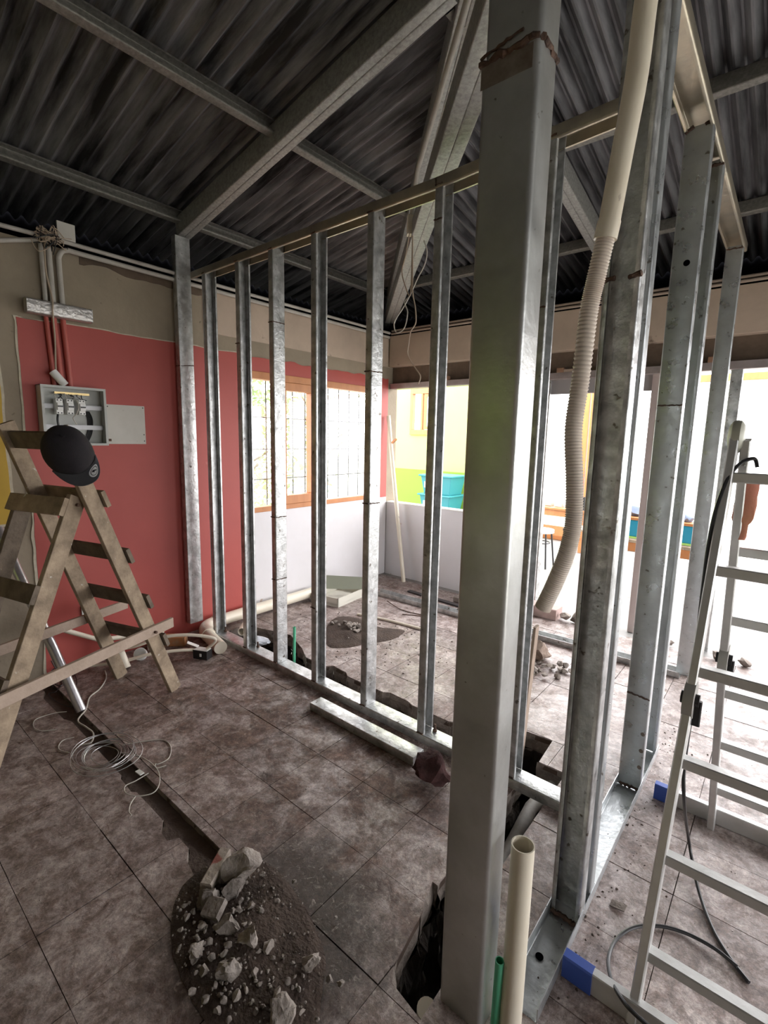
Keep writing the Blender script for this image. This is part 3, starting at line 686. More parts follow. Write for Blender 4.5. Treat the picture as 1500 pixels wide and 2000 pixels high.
Ltot = sum((h2[i + 1] - h2[i]).length for i in range(len(h2) - 1))
obj('ribbed_hose', MB().tube(h2, .024, 14, True, lambda t: .0215 + .0013 * math.cos(t * len(h2) / 4 * 2 * math.pi)), HOSEM, HO, True)

# ------------------------------------------------------------------ white pipe, green pipe, pit pipes
t = obj('plastic_pipe', MB().pipe([(-.405, 1.055, -.02), (-.405, 1.055, .563)], .0285, .003, 24), PVC, None, True)
tag(t, 'short cream plastic pipe standing open end up at the foot of the big post', 'pipe')
t = obj('plastic_pipe', MB().pipe([(-.440, 1.038, -.02), (-.434, 1.030, .225)], .0115, .002, 14), GREENP, None, True)
tag(t, 'thin green pipe stub standing beside the thick cream pipe', 'pipe')
t = obj('plastic_pipe', MB().tube([(-.705, 2.30, -.10), (-.735, 1.98, -.10), (-.70, 1.55, -.13)], .030, 16), mat('dusty_pipe', (.50, .48, .44), .6, 0, (.3, .27, .24), 12, .2), None, True)
tag(t, 'dusty grey drain pipe lying in the trench beside the big post', 'pipe')
t = obj('plastic_pipe', MB().tube(smooth_path([(-.60, 1.18, -.33), (-.62, 1.06, -.22), (-.625, 1.0, -.10), (-.62, .985, -.045)], 5), .028, 16), PVC, None, True)
tag(t, 'pale pipe stub rising out of the near end of the trench', 'pipe')
t = obj('plastic_pipe', MB().pipe([(-2.545, 2.11, -.15), (-2.525, 2.10, .235)], .010, .002, 12), GREENP, None, True)
tag(t, 'thin green pipe stub sticking up from the trench behind the long frame', 'pipe')

# big pvc drain run with elbow along the left wall
t = thing('drain_pipe', 'thick cream drain pipe with an elbow lying along the foot of the left wall', 'pipe', (-3.36, 2.3, 0))
el = smooth_path([(-3.40, 3.06, .065), (-3.40, 2.35, .065), (-3.395, 2.02, .062), (-3.37, 1.93, .06), (-3.30, 1.875, .058), (-3.20, 1.845, .055), (-2.97, 1.80, .047)], 8)
obj('pipe', MB().tube(el, .047, 18), PVC, t, True)
obj('elbow_collar', MB().tube([(-3.396, 2.00, .062), (-3.396, 2.05, .062)], .053, 18), PVC, t, True)
obj('elbow_collar', MB().tube([(-3.26, 1.862, .058), (-3.21, 1.848, .056)], .053, 18), PVC, t, True)
t = obj('plastic_pipe', MB().pipe([(-3.10, 2.06, .05), (-3.27, 2.24, .05)], .030, .004), PVC, None, True)
tag(t, 'short cream pipe stub behind the first studs, near the drain elbow', 'pipe')

# leaning white pipe in the far corner, and the slim stick behind the frame
t = thing('plastic_pipe', 'slim white pipe leaning in the far corner against the low wall', 'pipe', (-3.12, 4.1, 0))
obj('pipe', MB().tube([(-3.10, 4.10, .0), (-3.38, 4.17, 1.45), (-3.44, 4.19, 1.78)], .022, 12), PVC, t, True)
obj('branch_stub', MB().bar((-3.345, 4.15, 1.49), (-3.27, 4.12, 1.53), .02, .02), ORWOOD, t)
t = obj('lath', MB().bar((-.93, 2.28, -.28), (-.865, 2.22, .66), .042, .014, (1, 0, 0), .002), PINKWOOD, None)
tag(t, 'pale lath standing in the trench behind the frame, right of the big post', 'wood strip')

# ------------------------------------------------------------------ WOODEN STEP LADDER (left)
W3 = Vector((.939, .343, 0))
LD = thing('wooden_ladder', 'weathered home-made wooden trestle ladder standing before the red wall', 'ladder', (-2.75, .85, 0))
def board(name, p0, p1, wd, ht, up, ma, parent=LD): return obj(name, MB().bar(p0, p1, wd, ht, up, .002), ma, parent)
A0, A1 = Vector((-2.741, 1.345, .0)), Vector((-2.53, .768, 1.56))
B0, B1 = Vector((-3.146, 1.197, .0)), Vector((-2.962, .672, 1.58))
dA = (A1 - A0).normalized(); upA = W3.cross(dA).normalized()          # in-plane normal of the slope
if upA.y < 0: upA = -upA
board('rail', A0, A1, .026, .078, upA, OLDWOOD); board('rail', B0, B1, .026, .080, upA, OLDWOOD)
def railp(P0, P1, z): return P0.lerp(P1, z / P1.z)
for z, m_ in ((1.50, OLDWOOD2), (1.20, OLDWOOD), (.885, OLDWOOD2), (.60, OLDWOOD2), (.335, OLDWOOD2)):
    a = railp(A0, A1, z) + upA * .055 + W3 * .03; b = railp(B0, B1, z) + upA * .055 - W3 * .03
    if z > 1.4: a, b = railp(A0, A1, z) + upA * .0 - W3 * .014, railp(B0, B1, z) - W3 * .03; 
    board('rung', a, b, .022, .085, dA, m_)
C0, C1 = Vector((-2.392, .335, 0.0)), Vector((-2.585, .855, 1.235))
D0, D1 = Vector((-2.86, .27, 0.0)), Vector((-2.985, .715, 1.205))
dC = (C1 - C0).normalized(); upC = W3.cross(dC).normalized()
if upC.y > 0: upC = -upC
C0 -= W3 * .028; C1 -= W3 * .028; D0 += W3 * .028; D1 += W3 * .028
board('rail', C0, C1, .028, .085, upC, OLDWOOD); board('rail', D0, D1, .028, .085, upC, OLDWOOD2)
for z in (1.175, .80, .43):
    a = railp(C0, C1, z) + upC * .054 + W3 * .012; b = railp(D0, D1, z) + upC * .054 - W3 * .02
    board('rung', a, b, .022, .085, dC, OLDWOOD if z > 1 else OLDWOOD2)
board('brace', Vector((-2.722, 1.315, .448)) + W3 * .026, Vector((-2.385, .345, .432)) + W3 * .012, .02, .058, (0, 0, 1), PINKWOOD)
board('brace', Vector((-3.175, 1.285, .450)) - W3 * .025, Vector((-2.90, .33, .432)) - W3 * .018, .02, .055, (0, 0, 1), PINKWOOD)
for p in (railp(C0, C1, 1.20) + W3 * .016, railp(A0, A1, .44) + W3 * .04): obj('bolt', MB().tube([p, p + W3 * .014], .008, 8), WELD, LD)

# ------------------------------------------------------------------ CAP hanging on the ladder
cpos = Vector((-2.535, .775, 1.475)) + W3 * .03
tc = (CAM - cpos).normalized(); rt = Vector((0, 0, 1)).cross(tc).normalized(); upv = tc.cross(rt).normalized()
e_up = (tc * .80 + upv * .55 - rt * .12).normalized(); e_fr = (-upv * .80 + tc * .30 + rt * .38); e_fr = (e_fr - e_up * e_fr.dot(e_up)).normalized(); e_sd = e_up.cross(e_fr).normalized()
CP = thing('baseball_cap', 'black baseball cap with a round white emblem on its peak, hanging on the wooden ladder', 'cap', cpos - Vector((0, 0, .12)))
cp = MB(); nu, nv = 32, 12
def capP(u, v):   # v 0 rim .. 1 top
    a = 2 * math.pi * u; rx, ry = .118 * math.cos(v * P2) ** .72, .100 * math.cos(v * P2) ** .72
    z = .135 * math.sin(v * P2) ** 1.05; k = 1 + .012 * math.cos(6 * a)
    return cpos + e_fr * (rx * math.cos(a) * k) + e_sd * (ry * math.sin(a) * k) + e_up * (z - .05)
vs = [capP(i / nu, j / nv) for j in range(nv) for i in range(nu)] + [capP(0, 1)]
fs = [(j * nu + i, j * nu + (i + 1) % nu, (j + 1) * nu + (i + 1) % nu, (j + 1) * nu + i) for j in range(nv - 1) for i in range(nu)] + [((nv - 1) * nu + i, (nv - 1) * nu + (i + 1) % nu, nv * nu) for i in range(nu)]
cr = obj('crown', cp.add(vs, fs), BLACKC, CP, True)
sm = cr.modifiers.new('thick', 'SOLIDIFY'); sm.thickness = .003; sm.offset = -1
obj('top_button', MB().tube([capP(0, 1) - e_up * .002, capP(0, 1) + e_up * .005], .008, 10), BLACKC, CP, True)
def bill(a, rr, lift=0.0):   # a -1..1 across, rr 0..1 outward
    an = a * 1.15; inner = Vector((.112 * math.cos(an), .098 * math.sin(an))); ext = .078 * (1 - abs(a) ** 2.6)
    x = inner.x + ext * rr; y = inner.y * (1 + .06 * rr); z = -.050 + lift - 2.6 * y * y * (0.35 + .65 * rr) + .008 * rr
    return cpos + e_fr * x + e_sd * y + e_up * z
n1, n2 = 24, 6; mb = MB()
for lift in (0.0, -.004): mb.add([bill(-1 + 2 * i / n1, j / n2, lift) for j in range(n2 + 1) for i in range(n1 + 1)], [(j * (n1 + 1) + i, j * (n1 + 1) + i + 1, (j + 1) * (n1 + 1) + i + 1, (j + 1) * (n1 + 1) + i) for j in range(n2) for i in range(n1)])
q = (n1 + 1) * (n2 + 1); e0 = n2 * (n1 + 1); mb.f += [(e0 + i, e0 + i + 1, q + e0 + i + 1, q + e0 + i) for i in range(n1)]
obj('peak', mb, GREYC, CP, True)
def emb(ca, cr_, ra, name, ma, k0=0, k1=24, rin=0.0, lift=.0012):
    mb = MB(); vs = []
    for k in range(k0, k1 + 1):
        t = 2 * math.pi * k / 24
        for r_ in (rin, 1.0): vs.append(bill(ca + ra * r_ * math.cos(t), cr_ + ra * 1.25 * r_ * math.sin(t), lift))
    n = k1 - k0; mb.add(vs, [(2 * i, 2 * i + 1, 2 * i + 3, 2 * i + 2) for i in range(n)]); return obj(name, mb, ma, CP)
emb(.42, .50, .26, 'emblem', mat('emblem_white', (.62, .62, .62), .6), rin=0.0)
emb(.42, .50, .195, 'emblem_ring', BLACKC, rin=.86, lift=.0018)
mb = MB(); L = [(.30, .42), (.42, .60), (.40, .50), (.54, .66), (.50, .52), (.38, .36)]
mb.add([bill(a, r_, .0021) for a, r_ in L], [tuple(range(len(L)))]); obj('emblem_mark', mb, BLACKC, CP)
arc = smooth_path([bill(1.0, 0, .004), bill(.9, .15, .014), bill(.75, .28, .014), bill(.45, .05, .008), bill(0, .02, .006), bill(-.5, .02, .006)], 5)
obj('peak_cord', MB().tube(arc, .003, 6), BLACKC, CP, True)

# ------------------------------------------------------------------ ELECTRICAL BOX and fittings on the left wall
XW = WX + .002
EB = thing('breaker_box', 'open grey electrical box with three breakers on the red wall', 'electrical box', (XW, 1.13, 1.45))
y0, y1, z0, z1, dp = .955, 1.308, 1.458, 1.812, .085
obj('back_plate', MB().box((XW, y0, z0), (XW + .004, y1, z1)), PANELG, EB)
for a in (((XW, y0, z0), (XW + dp, y0 + .004, z1)), ((XW, y1 - .004, z0), (XW + dp, y1, z1)), ((XW, y0, z0), (XW + dp, y1, z0 + .004)), ((XW, y0, z1 - .004), (XW + dp, y1, z1))):
    obj('side_wall', MB().box(*a), PANELG, EB)
for a in (((XW + dp, y0, z0), (XW + dp + .002, y0 + .014, z1)), ((XW + dp, y1 - .014, z0), (XW + dp + .002, y1, z1)), ((XW + dp, y0 + .014, z0), (XW + dp + .002, y1 - .014, z0 + .014)), ((XW + dp, y0 + .014, z1 - .014), (XW + dp + .002, y1 - .014, z1))):
    obj('front_lip', MB().box(*a), PANELG, EB)
for z in (1.678, 1.555): obj('mounting_rail', MB().box((XW + .03, y0 + .008, z), (XW + .038, y1 - .008, z + .028)).box((XW + .038, y0 + .008, z + .004), (XW + .042, y1 - .008, z + .024)), mat('zinc', (.50, .50, .51), .5, .4), EB)
for yb in (1.028, 1.085, 1.150):
    bk = obj('breaker', MB().box((XW + .042, yb, 1.645), (XW + .085, yb + .036, 1.735)).box((XW + .085, yb + .003, 1.668), (XW + .098, yb + .033, 1.712)), WHITEP, EB, bevel=.002)
    obj('switch_lever', MB().box((XW + .098, yb + .006, 1.686), (XW + .110, yb + .030, 1.694)), BLACKP, EB)
    for yy in (yb + .009, yb + .027):
        for zz in (1.652, 1.727): obj('terminal_screw', MB().tube([(XW + .085, yy, zz), (XW + .0862, yy, zz)], .0042, 8), BLACKP, EB)
obj('neutral_bar', MB().box((XW + .04, 1.035, 1.765), (XW + .052, 1.225, 1.778)), mat('brass', (.55, .42, .2), .35, .8), EB)
def wire(name, pts, r, ma, parent=None, k=6): return obj(name, MB().tube(smooth_path(pts, k), r, 6), ma, parent, True)
R = random.Random(3)
for k in range(9):
    yb = 1.035 + .018 * k; wire('wire', [(XW + .05, yb, 1.765), (XW + .075, yb + R.uniform(-.02, .03), 1.745 + R.uniform(-.005, .02)), (XW + .06, yb + R.uniform(-.01, .03), 1.735)], .0028, BLACKP if k % 3 else WIREW, EB)
wire('wire', [(XW + .06, 1.10, 1.755), (XW + .09, 1.13, 1.74), (XW + .10, 1.145, 1.70), (XW + .10, 1.13, 1.65), (XW + .08, 1.115, 1.625), (XW + .06, 1.14, 1.585)], .003, WIREW, EB)
wire('wire', [(XW + .06, 1.042, 1.645), (XW + .07, 1.035, 1.60), (XW + .06, 1.05, 1.50)], .007, BLACKP, EB)
for k in range(4): wire('cable', [(XW + .012, 1.205 + .008 * k, 1.67), (XW + .012, 1.222 + .008 * k, 1.62), (XW + .012, 1.215 + .008 * k, 1.54), (XW + .012, 1.19 + .008 * k, 1.48)], .004, BLACKP, EB)
t = obj('cover_plate', MB().box((XW, 1.333, 1.466), (XW + .004, 1.584, 1.724)), LIDM, None, bevel=.001)
tag(t, 'blank off-white cover plate screwed to the red wall right of the breaker box', 'cover plate')
for yy, zz in ((1.345, 1.71), (1.572, 1.712), (1.572, 1.53), (1.573, 1.487)): obj('screw', MB().tube([(XW + .004, yy, zz), (XW + .0055, yy, zz)], .004, 8), BLACKP, t)
obj('hinge', MB().box((XW + .004, 1.322, 1.484), (XW + .02, 1.352, 1.500)), WELD, t)
t = thing('metal_duct', 'crumpled silver duct piece fixed across the conduits above the red paint', 'duct', (XW + .04, 1.09, 2.2))
obj('duct', MB().prof((XW + .02, .925, 2.205), (XW + .02, 1.262, 2.205), (1, 0, 0), (0, 0, 1), boxprof(.06, .082, .012, 4)), SILVER, t, True)
obj('end_cap', MB().box((XW + .024, 1.262, 2.209), (XW + .076, 1.266, 2.283)), GALV, t)
# conduits
CB = thing('wall_conduits', 'bundle of conduits dropping to the breaker box, painted red below the duct', 'conduit', (XW + .02, 1.08, 1.85))
for y, r_ in ((1.036, .012), (1.075, .015), (1.123, .015)):
    obj('lower_conduit', MB().tube([(XW + .018, y - .004, 2.21), (XW + .018, y + .012, 1.815)], r_, 12), REDCOND, CB, True)
for y, r_ in ((1.036, .012), (1.075, .015)):
    obj('upper_conduit', MB().tube([(XW + .02, y, 2.28), (XW + .02, y - .004, 2.62)], r_, 12), GREYP, CB, True)
obj('upper_conduit', MB().tube(smooth_path([(XW + .02, 1.123, 2.28), (XW + .02, 1.120, 2.50), (XW + .022, 1.125, 2.57), (XW + .03, 1.165, 2.606), (XW + .032, 1.30, 2.606), (XW + .036, 2.4, 2.60), (XW + .036, 4.19, 2.60)], 6), .0145, 12), GREYP, CB, True)
obj('upper_conduit', MB().tube([(XW + .04, .10, 2.63), (XW + .04, 1.10, 2.648), (XW + .05, 2.4, 2.638), (XW + .05, 4.18, 2.64)], .0125, 10), GREYP, CB, True)
obj('upper_conduit', MB().tube([(XW + .02, .40, 2.43), (XW + .02, 1.02, 2.625)], .0125, 10), GREYP, CB, True)
obj('box_adapter', MB().tube([(XW + .05, 1.035, 1.893), (XW + .075, 1.086, 1.818)], .023, 14), WHITEP, CB, True)
wire('loose_cable', [(XW + .05, 1.045, 2.62), (XW + .07, 1.035, 2.45), (XW + .09, 1.05, 2.30), (XW + .095, 1.045, 2.22), (XW + .05, 1.06, 2.08), (XW + .06, 1.05, 1.93), (XW + .06, 1.05, 1.87)], .005, WIREB, CB)
tg = thing('wire_tangle', 'tangle of loose wires where the conduits meet under the roof edge', 'wires', (XW + .04, 1.06, 2.58))
R = random.Random(9)
for k in range(26):
    c = Vector((XW + .05, 1.055, 2.63)); pts = [c + Vector((R.uniform(-.01, .07), R.gauss(0, .035), R.gauss(0, .035))) for _ in range(5)]
    wire('wire', pts, .0026, WIREB if k % 3 else BLACKP, tg)
t = obj('junction_cover', MB().box((XW + .05, 1.11, 2.655), (XW + .062, 1.205, 2.750)), LIDM, None, bevel=.003)
tag(t, 'square cream junction box cover tilted up above the conduits', 'box cover')
obj('back_box', MB().box((XW + .01, 1.118, 2.650), (XW + .05, 1.198, 2.70)), GREYP, t)
cb2 = thing('conduit_run', 'pair of thin conduits along the top of the back wall beam', 'conduit', (-1, BY - .04, 2.62))
for yy, zz in ((BY - .045, 2.635), (BY - .035, 2.665)): obj('conduit', MB().tube([(WX + .06, yy, zz), (4.0, yy, zz)], .011, 8), mat('brown_conduit', (.34, .27, .22), .5), cb2, True)
t = obj('wall_socket', MB().box((XW, 1.105, .325), (XW + .012, 1.16, .41)), WHITEP, None, bevel=.002)
tag(t, 'small white socket plate low on the red wall behind the ladder', 'socket')

# lamp cable hanging from the tie beam, with its junction box and conduit
JB = thing('ceiling_junction_box', 'small cream junction box under the diagonal beam with loose looped cable', 'junction box', (-1.93, 2.53, 2.80))
bx = Vector((-1.955, 2.56, 2.83))
obj('box', MB().bar(bx + Vector((0, 0, -.055)), bx + Vector((0, 0, .055)), .05, .05, (1, -1, 0), .004), PVC, JB)
obj('conduit', MB().tube([bx + Vector((0, 0, .05)), Vector((-1.80, 2.40, 3.03)), Vector((-1.02, 1.62, 3.03))], .013, 10), GREYP, JB, True)
def hp(x, y): return aty(x, y, 2.50)
cab = [hp(800, 455), hp(792, 500), hp(785, 530), hp(792, 560), hp(800, 578), hp(803, 560), hp(805, 500), hp(806, 460), hp(806, 520), hp(806, 570), hp(811, 600), hp(812, 630), hp(802, 648), hp(798, 672), hp(796, 690), hp(802, 705), hp(812, 720), hp(821, 735), hp(817, 750)]
wire('loose_cable', cab, .0040, WIREB, JB)
wire('loose_cable', [hp(800, 578), hp(788, 600), hp(772, 625), hp(770, 640), hp(776, 650), hp(790, 640), hp(796, 610), hp(790, 590), hp(800, 578), hp(815, 545), hp(830, 515), hp(834, 490), hp(828, 470)], .0040, WIREW, JB)

# ------------------------------------------------------------------ ALUMINIUM FOLDING LADDER (right)
LR = thing('folding_ladder', 'aluminium multi-position ladder standing open at the right edge', 'ladder', (.02, 1.78, 0))
RW = .36
def ladder_rail(pts, dx, name='rail'):
    for a, b in zip(pts[:-1], pts[1:]):
        a, b = Vector(a) + Vector((dx, 0, 0)), Vector(b) + Vector((dx, 0, 0)); d = (b - a).normalized()
        obj(name, MB().bar(a + d * .02, b - d * .02, .024, .060, Vector((0, 1, 0)), .003), ALU, LR)
F_ = [(-.165, 1.30, -.02), (-.150, 1.57, .83), (-.140, 1.80, 1.585)]
R_ = [(-.140, 1.815, 1.585), (-.130, 1.93, .84), (-.115, 2.27, -.02)]
HD_ = mat('hinge_grey', (.42, .41, .38), .5, .4); 
for dx in (0, RW):
    ladder_rail(F_, dx); ladder_rail(R_, dx + (.026 if dx == 0 else -.026))
    for p, col in ((F_[1], HD_), (R_[1], HD_)):
        c = Vector(p) + Vector((dx + (0 if p is F_[1] else (.026 if dx == 0 else -.026)), 0, 0))
        obj('hinge', MB().tube([c - Vector((.013, 0, 0)), c + Vector((.013, 0, 0))], .053, 26), HD_, LR, True)
        obj('hinge_hub', MB().tube([c - Vector((.022, 0, 0)), c + Vector((.024, 0, 0))], .018, 14), BLACKP, LR, True)
        obj('hinge_lock', MB().bar(c + Vector((.02, .0, -.075)), c + Vector((.02, .0, .0)), .012, .022, (1, 0, 0), .003), BLACKP, LR)
    c = Vector(F_[2]) + Vector((dx + (.002 if dx == 0 else -.002), .01, -.012))
    obj('top_hinge', MB().tube([c + Vector((q, 0, 0)) for q in (-.022, -.018, -.010, 0, .010, .018, .022)], .050, 26, True, lambda t: .050 * (1 - .75 * abs(2 * t - 1) ** 2.5)), mat('hinge_olive', (.46, .46, .38), .5, .2), LR, True)
    obj('hinge_lock', MB().bar(c + Vector((.024, -.01, -.085)), c + Vector((.024, .0, -.02)), .008, .014, (1, 0, 0), .002), HD_, LR)
def on(P, z):
    P = [Vector(p) for p in P]
    for a, b in zip(P[:-1], P[1:]):
        if (a.z - z) * (b.z - z) <= 0: return a.lerp(b, (z - a.z) / (b.z - a.z))
for z in (1.455, 1.19, .91, .665, .415, .17):
    p = on(F_, z); obj('rung', MB().bar(p + Vector((.012, 0, 0)), p + Vector((RW - .012, 0, 0)), .034, .030, (0, 0, 1), .003), ALU, LR)
for z in (1.22, .985, .70, .46, .22):
    p = on(R_, z); obj('rung', MB().bar(p + Vector((.038, 0, 0)), p + Vector((RW - .038, 0, 0)), .034, .030, (0, 0, 1), .003), ALU, LR)
for y, x0, x1, z in ((1.30, -.345, .42, 0), (2.29, -.30, .46, 0)):
    b = obj('stabiliser_bar', MB().bar((x0 + .045, y, .036), (x1, y, .036), .028, .068, (0, 0, 1), .003), ALU, LR)
    obj('blue_foot', MB().bar((x0 - .006, y, .035), (x0 + .075, y, .035), .036, .072, (0, 0, 1), .004), BLUE, LR)
    obj('blue_foot', MB().bar((x1 - .075, y, .035), (x1 + .006, y, .035), .036, .072, (0, 0, 1), .004), BLUE, LR)
# black cable draped over the ladder
P_ = [aty(1479, 913, 1.79), aty(1476, 899, 1.79), aty(1468, 896, 1.78), aty(1445, 906, 1.76), aty(1420, 938, 1.73), aty(1397, 1000, 1.70), aty(1383, 1070, 1.68), aty(1374, 1140, 1.66), aty(1366, 1210, 1.63), aty(1360, 1280, 1.62), aty(1352, 1380, 1.63), aty(1342, 1450, 1.64), aty(1336, 1500, 1.64), aty(1336, 1560, 1.64), atz(1345, 1640, .10), atz(1362, 1730, .02), atz(1390, 1810, .008), atz(1425, 1870, .008), atz(1463, 1919, .008)]
t = obj('power_cable', MB().tube(smooth_path(P_, 6), .0055, 8), BLACKP, None, True)
tag(t, 'black cable draped over the aluminium ladder and trailing down to the floor', 'cable')
P_ = [atz(1440, 1888, .02), atz(1395, 1852, .018), atz(1340, 1823, .010), atz(1290, 1809, .009), atz(1240, 1811, .008), atz(1205, 1833, .008), atz(1189, 1870, .02), atz(1193, 1910, .05), atz(1215, 1952, .085), atz(1245, 1985, .085), atz(1300, 2030, .06)]
t = obj('power_cable', MB().tube(smooth_path(P_, 6), .0055, 8), BLACKP, None, True)
tag(t, 'black cable looped on the floor around the near leg of the ladder', 'cable')
# cloth hanging from a ladder rung
rg = [on(F_, 1.49) + Vector((.135, .024, -.005)), ]
t = thing('hanging_cloth', 'faded red cloth hanging below the top rung of the aluminium ladder', 'cloth', aty(1455, 1060, 1.82))
mb = MB()
prof_ = [(1461, 925, .030), (1460, 940, .029), (1459, 955, .027), (1456, 970, .026), (1454, 985, .028), (1452, 1000, .027), (1450, 1012, .027), (1449, 1018, .024), (1450, 1024, .016), (1450, 1036, .014), (1448, 1048, .014), (1446, 1054, .012)]
rings = []
for i, (x, y, r_) in enumerate(prof_):
    c = aty(x, y, 1.84); rings += [c + Vector((math.cos(a) * r_ * (1 + .12 * math.sin(3 * a + i * .5)), math.sin(a) * r_ * .55, 0)) for a in [2 * math.pi * k / 14 for k in range(14)]]
n = len(prof_); mb.add(rings, [(i * 14 + k, i * 14 + (k + 1) % 14, (i + 1) * 14 + (k + 1) % 14, (i + 1) * 14 + k) for i in range(n - 1) for k in range(14)] + [tuple(range(14)), tuple(range((n - 1) * 14, n * 14))])
obj('cloth', mb, RAG, t, True)

# ------------------------------------------------------------------ FLOOR THINGS
# steel offcut on the tiles before the frame, red block
t = obj('steel_stud_offcut', MB().prof((-1.955, 1.735, .002), (-1.225, 1.735, .002), (0, 1, 0), (0, 0, 1), boxprof(.088, .045, .004)), GALV, None, True)
tag(t, 'short length of galvanised channel lying on the tiles before the long frame', 'steel channel')
mb = MB().rock((0, 0, 0), 1.0, 21, 1.0, 3); c = Vector((-1.10, 1.715, .048))
mb.v = [c + Vector((v.x * .115 + v.y * .03, v.y * .095, v.z * (.075 if v.z > 0 else .045))) for v in mb.v]
t = obj('concrete_block', mb, REDBR, None, True)
tag(t, 'dark red rough block on the tiles left of the big post', 'block')
t = thing('steel_channel', 'long bright steel channel lying on the tiles before the low back wall', 'steel channel', (-1.8, 3.6, 0))
obj('channel', MB().prof((-3.05, 3.55, .002), (-.42, 3.62, .002), (0, 1, 0), (0, 0, 1), cprof(.092, .042, 0, .003)), GALV, t, True)
t = obj('wire_piece', MB().tube(smooth_path([(-2.80, 3.45, .02), (-2.55, 3.38, .006), (-2.3, 3.42, .006), (-2.5, 3.30, .006)], 6), .004, 6), WELD, None, True); tag(t, 'bent dark wire lying in front of the long steel channel', 'wire')
t = obj('pipe_piece', MB().tube(smooth_path([(-2.78, 3.02, .012), (-2.5, 3.09, .012), (-2.15, 3.13, .012)], 5), .011, 8), PVC, None, True); tag(t, 'thin pale tube lying on the tiles between rubble pile and steel channel', 'tube')
t = obj('grey_slab', MB().bar((-2.35, 3.98, .03), (-1.62, 3.99, .03), .16, .05, (0, 0, 1), .006), SLAB, None); tag(t, 'dusty concrete slab strip lying against the low back wall', 'slab')
t = obj('steel_strip', MB().bar((-2.85, 3.86, .012), (-1.75, 3.80, .012), .05, .012, (0, 0, 1), .001), mat('dark_strip', (.03, .025, .025), .6), None); tag(t, 'flat black strip on the floor behind the long steel channel', 'strip')
# broken curb with rubble in the doorway
t = obj('broken_curb', MB().bar((-1.90, 4.17, .045), (-1.43, 4.17, .045), .15, .10, (0, 0, 1), .008), PINKB, None); tag(t, 'broken pink plastered curb across the doorway behind the big post', 'curb')
R = random.Random(5)
for k, (x, y, z, r_) in enumerate([(-1.36, 4.14, .05, .055), (-1.28, 4.17, .05, .06), (-1.19, 4.13, .06, .075), (-1.10, 4.18, .04, .05)]):
    o = obj('rubble_lump', MB().rock((x, y, z), r_, 60 + k, .8), ROCK, None, True); tag(o, 'jagged mortar lump at the broken end of the pink curb', 'rubble', 'rubble lumps beside the curb')
for k in range(5):
    o = obj('rubble_lump', MB().rock((-.75 + .16 * k, 4.16, .03), .05, 80 + k, .7), SLAB, None, True); tag(o, 'dark mortar lump along the back wall line behind the right frame', 'rubble', 'rubble lumps behind the right frame')
# tray with glass flap
t = thing('plastic_tray', 'white plastic tray with a raised clear flap, on the floor by the left wall', 'tray', (-3.22, 3.15, 0))
c0 = Vector((-3.34, 2.98, 0)); ex = Vector((.30, .06, 0)); ey = Vector((-.04, .40, 0))
def quad(o, a, b, z0, z1, ma, name):
    mb = MB(); P = [o, o + a, o + a + b, o + b]; mb.add([p + Vector((0, 0, z0)) for p in P] + [p + Vector((0, 0, z1)) for p in P], [(0, 3, 2, 1), (4, 5, 6, 7), (0, 1, 5, 4), (1, 2, 6, 5), (2, 3, 7, 6), (3, 0, 4, 7)]); return obj(name, mb, ma, t)
TR = mat('tray_plastic', (.62, .60, .52), .5)
quad(c0, ex, ey, .02, .03, TR, 'base'); quad(c0, ex, ey * .03, .0, .085, TR, 'side'); quad(c0 + ey * .97, ex, ey * .03, .0, .085, TR, 'side')
quad(c0, ex * .03, ey, .0, .085, TR, 'side'); quad(c0 + ex * .97, ex * .03, ey, .0, .085, TR, 'side')
fl = MB(); P = [c0 + ey * .45 + Vector((0, 0, .085)), c0 + ex + ey * .9 + Vector((0, 0, .085)), c0 + ex + ey * .97 + Vector((0, 0, .20)), c0 + ey * .55 + Vector((0, 0, .21))]
fl.add(P + [p + Vector((.003, -.003, 0)) for p in P], [(0, 1, 2, 3), (4, 7, 6, 5), (0, 1, 5, 4), (1, 2, 6, 5), (2, 3, 7, 6), (3, 0, 4, 7)])
obj('clear_flap', fl, mat('clear_flap', (.32, .34, .27), .25), t)
# small black box, tape, cables, cups by the ladder foot
t = thing('small_box', 'small open black and white carton on the floor by the drain elbow', 'box', (-3.02, 1.73, 0))
a0 = Vector((-3.06, 1.66, 0)); 
obj('carton', MB().bar(a0 + Vector((0, 0, .032)), a0 + Vector((.10, .045, .032)), .06, .062, (0, 0, 1), .001), BLACKP, t)
obj('white_lining', MB().bar(a0 + Vector((.003, 0, .064)), a0 + Vector((.097, .045, .064)), .054, .003, (0, 0, 1)), WHITEP, t)
obj('label_mark', MB().bar(a0 + Vector((.064, -.008, .034)), a0 + Vector((.076, -.003, .034)), .006, .02, (0, 0, 1)), WHITEP, t)
obj('flap', MB().bar(a0 + Vector((-.01, .03, .062)), a0 + Vector((-.055, -.03, .10)), .04, .002, (0, 0, 1)), WHITEP, t)
wire_spec = [([(-2.98, 1.70, .07), (-2.94, 1.74, .14), (-3.02, 1.60, .19), (-3.12, 1.45, .19), (-3.22, 1.32, .14), (-3.36, 1.24, .10)], 'cream cable arching from the small carton towards the ladder foot'),
             ([(-3.06, 1.66, .05), (-3.10, 1.55, .07), (-3.18, 1.40, .07), (-3.27, 1.25, .04), (-3.38, 1.10, .03)], 'cream cable lying lower on the floor behind the ladder foot')]
for pts, lb in wire_spec:
    o = obj('cream_cable', MB().tube(smooth_path(pts, 8), .011, 8), PVC, None, True); tag(o, lb, 'cable')
t = obj('plastic_pipe', MB().pipe([(-3.235, 1.26, .0), (-3.30, 1.245, .115)], .034, .004, 18), PVC, None, True); tag(t, 'short white pipe stub tilted on the floor between the ladder feet', 'pipe')
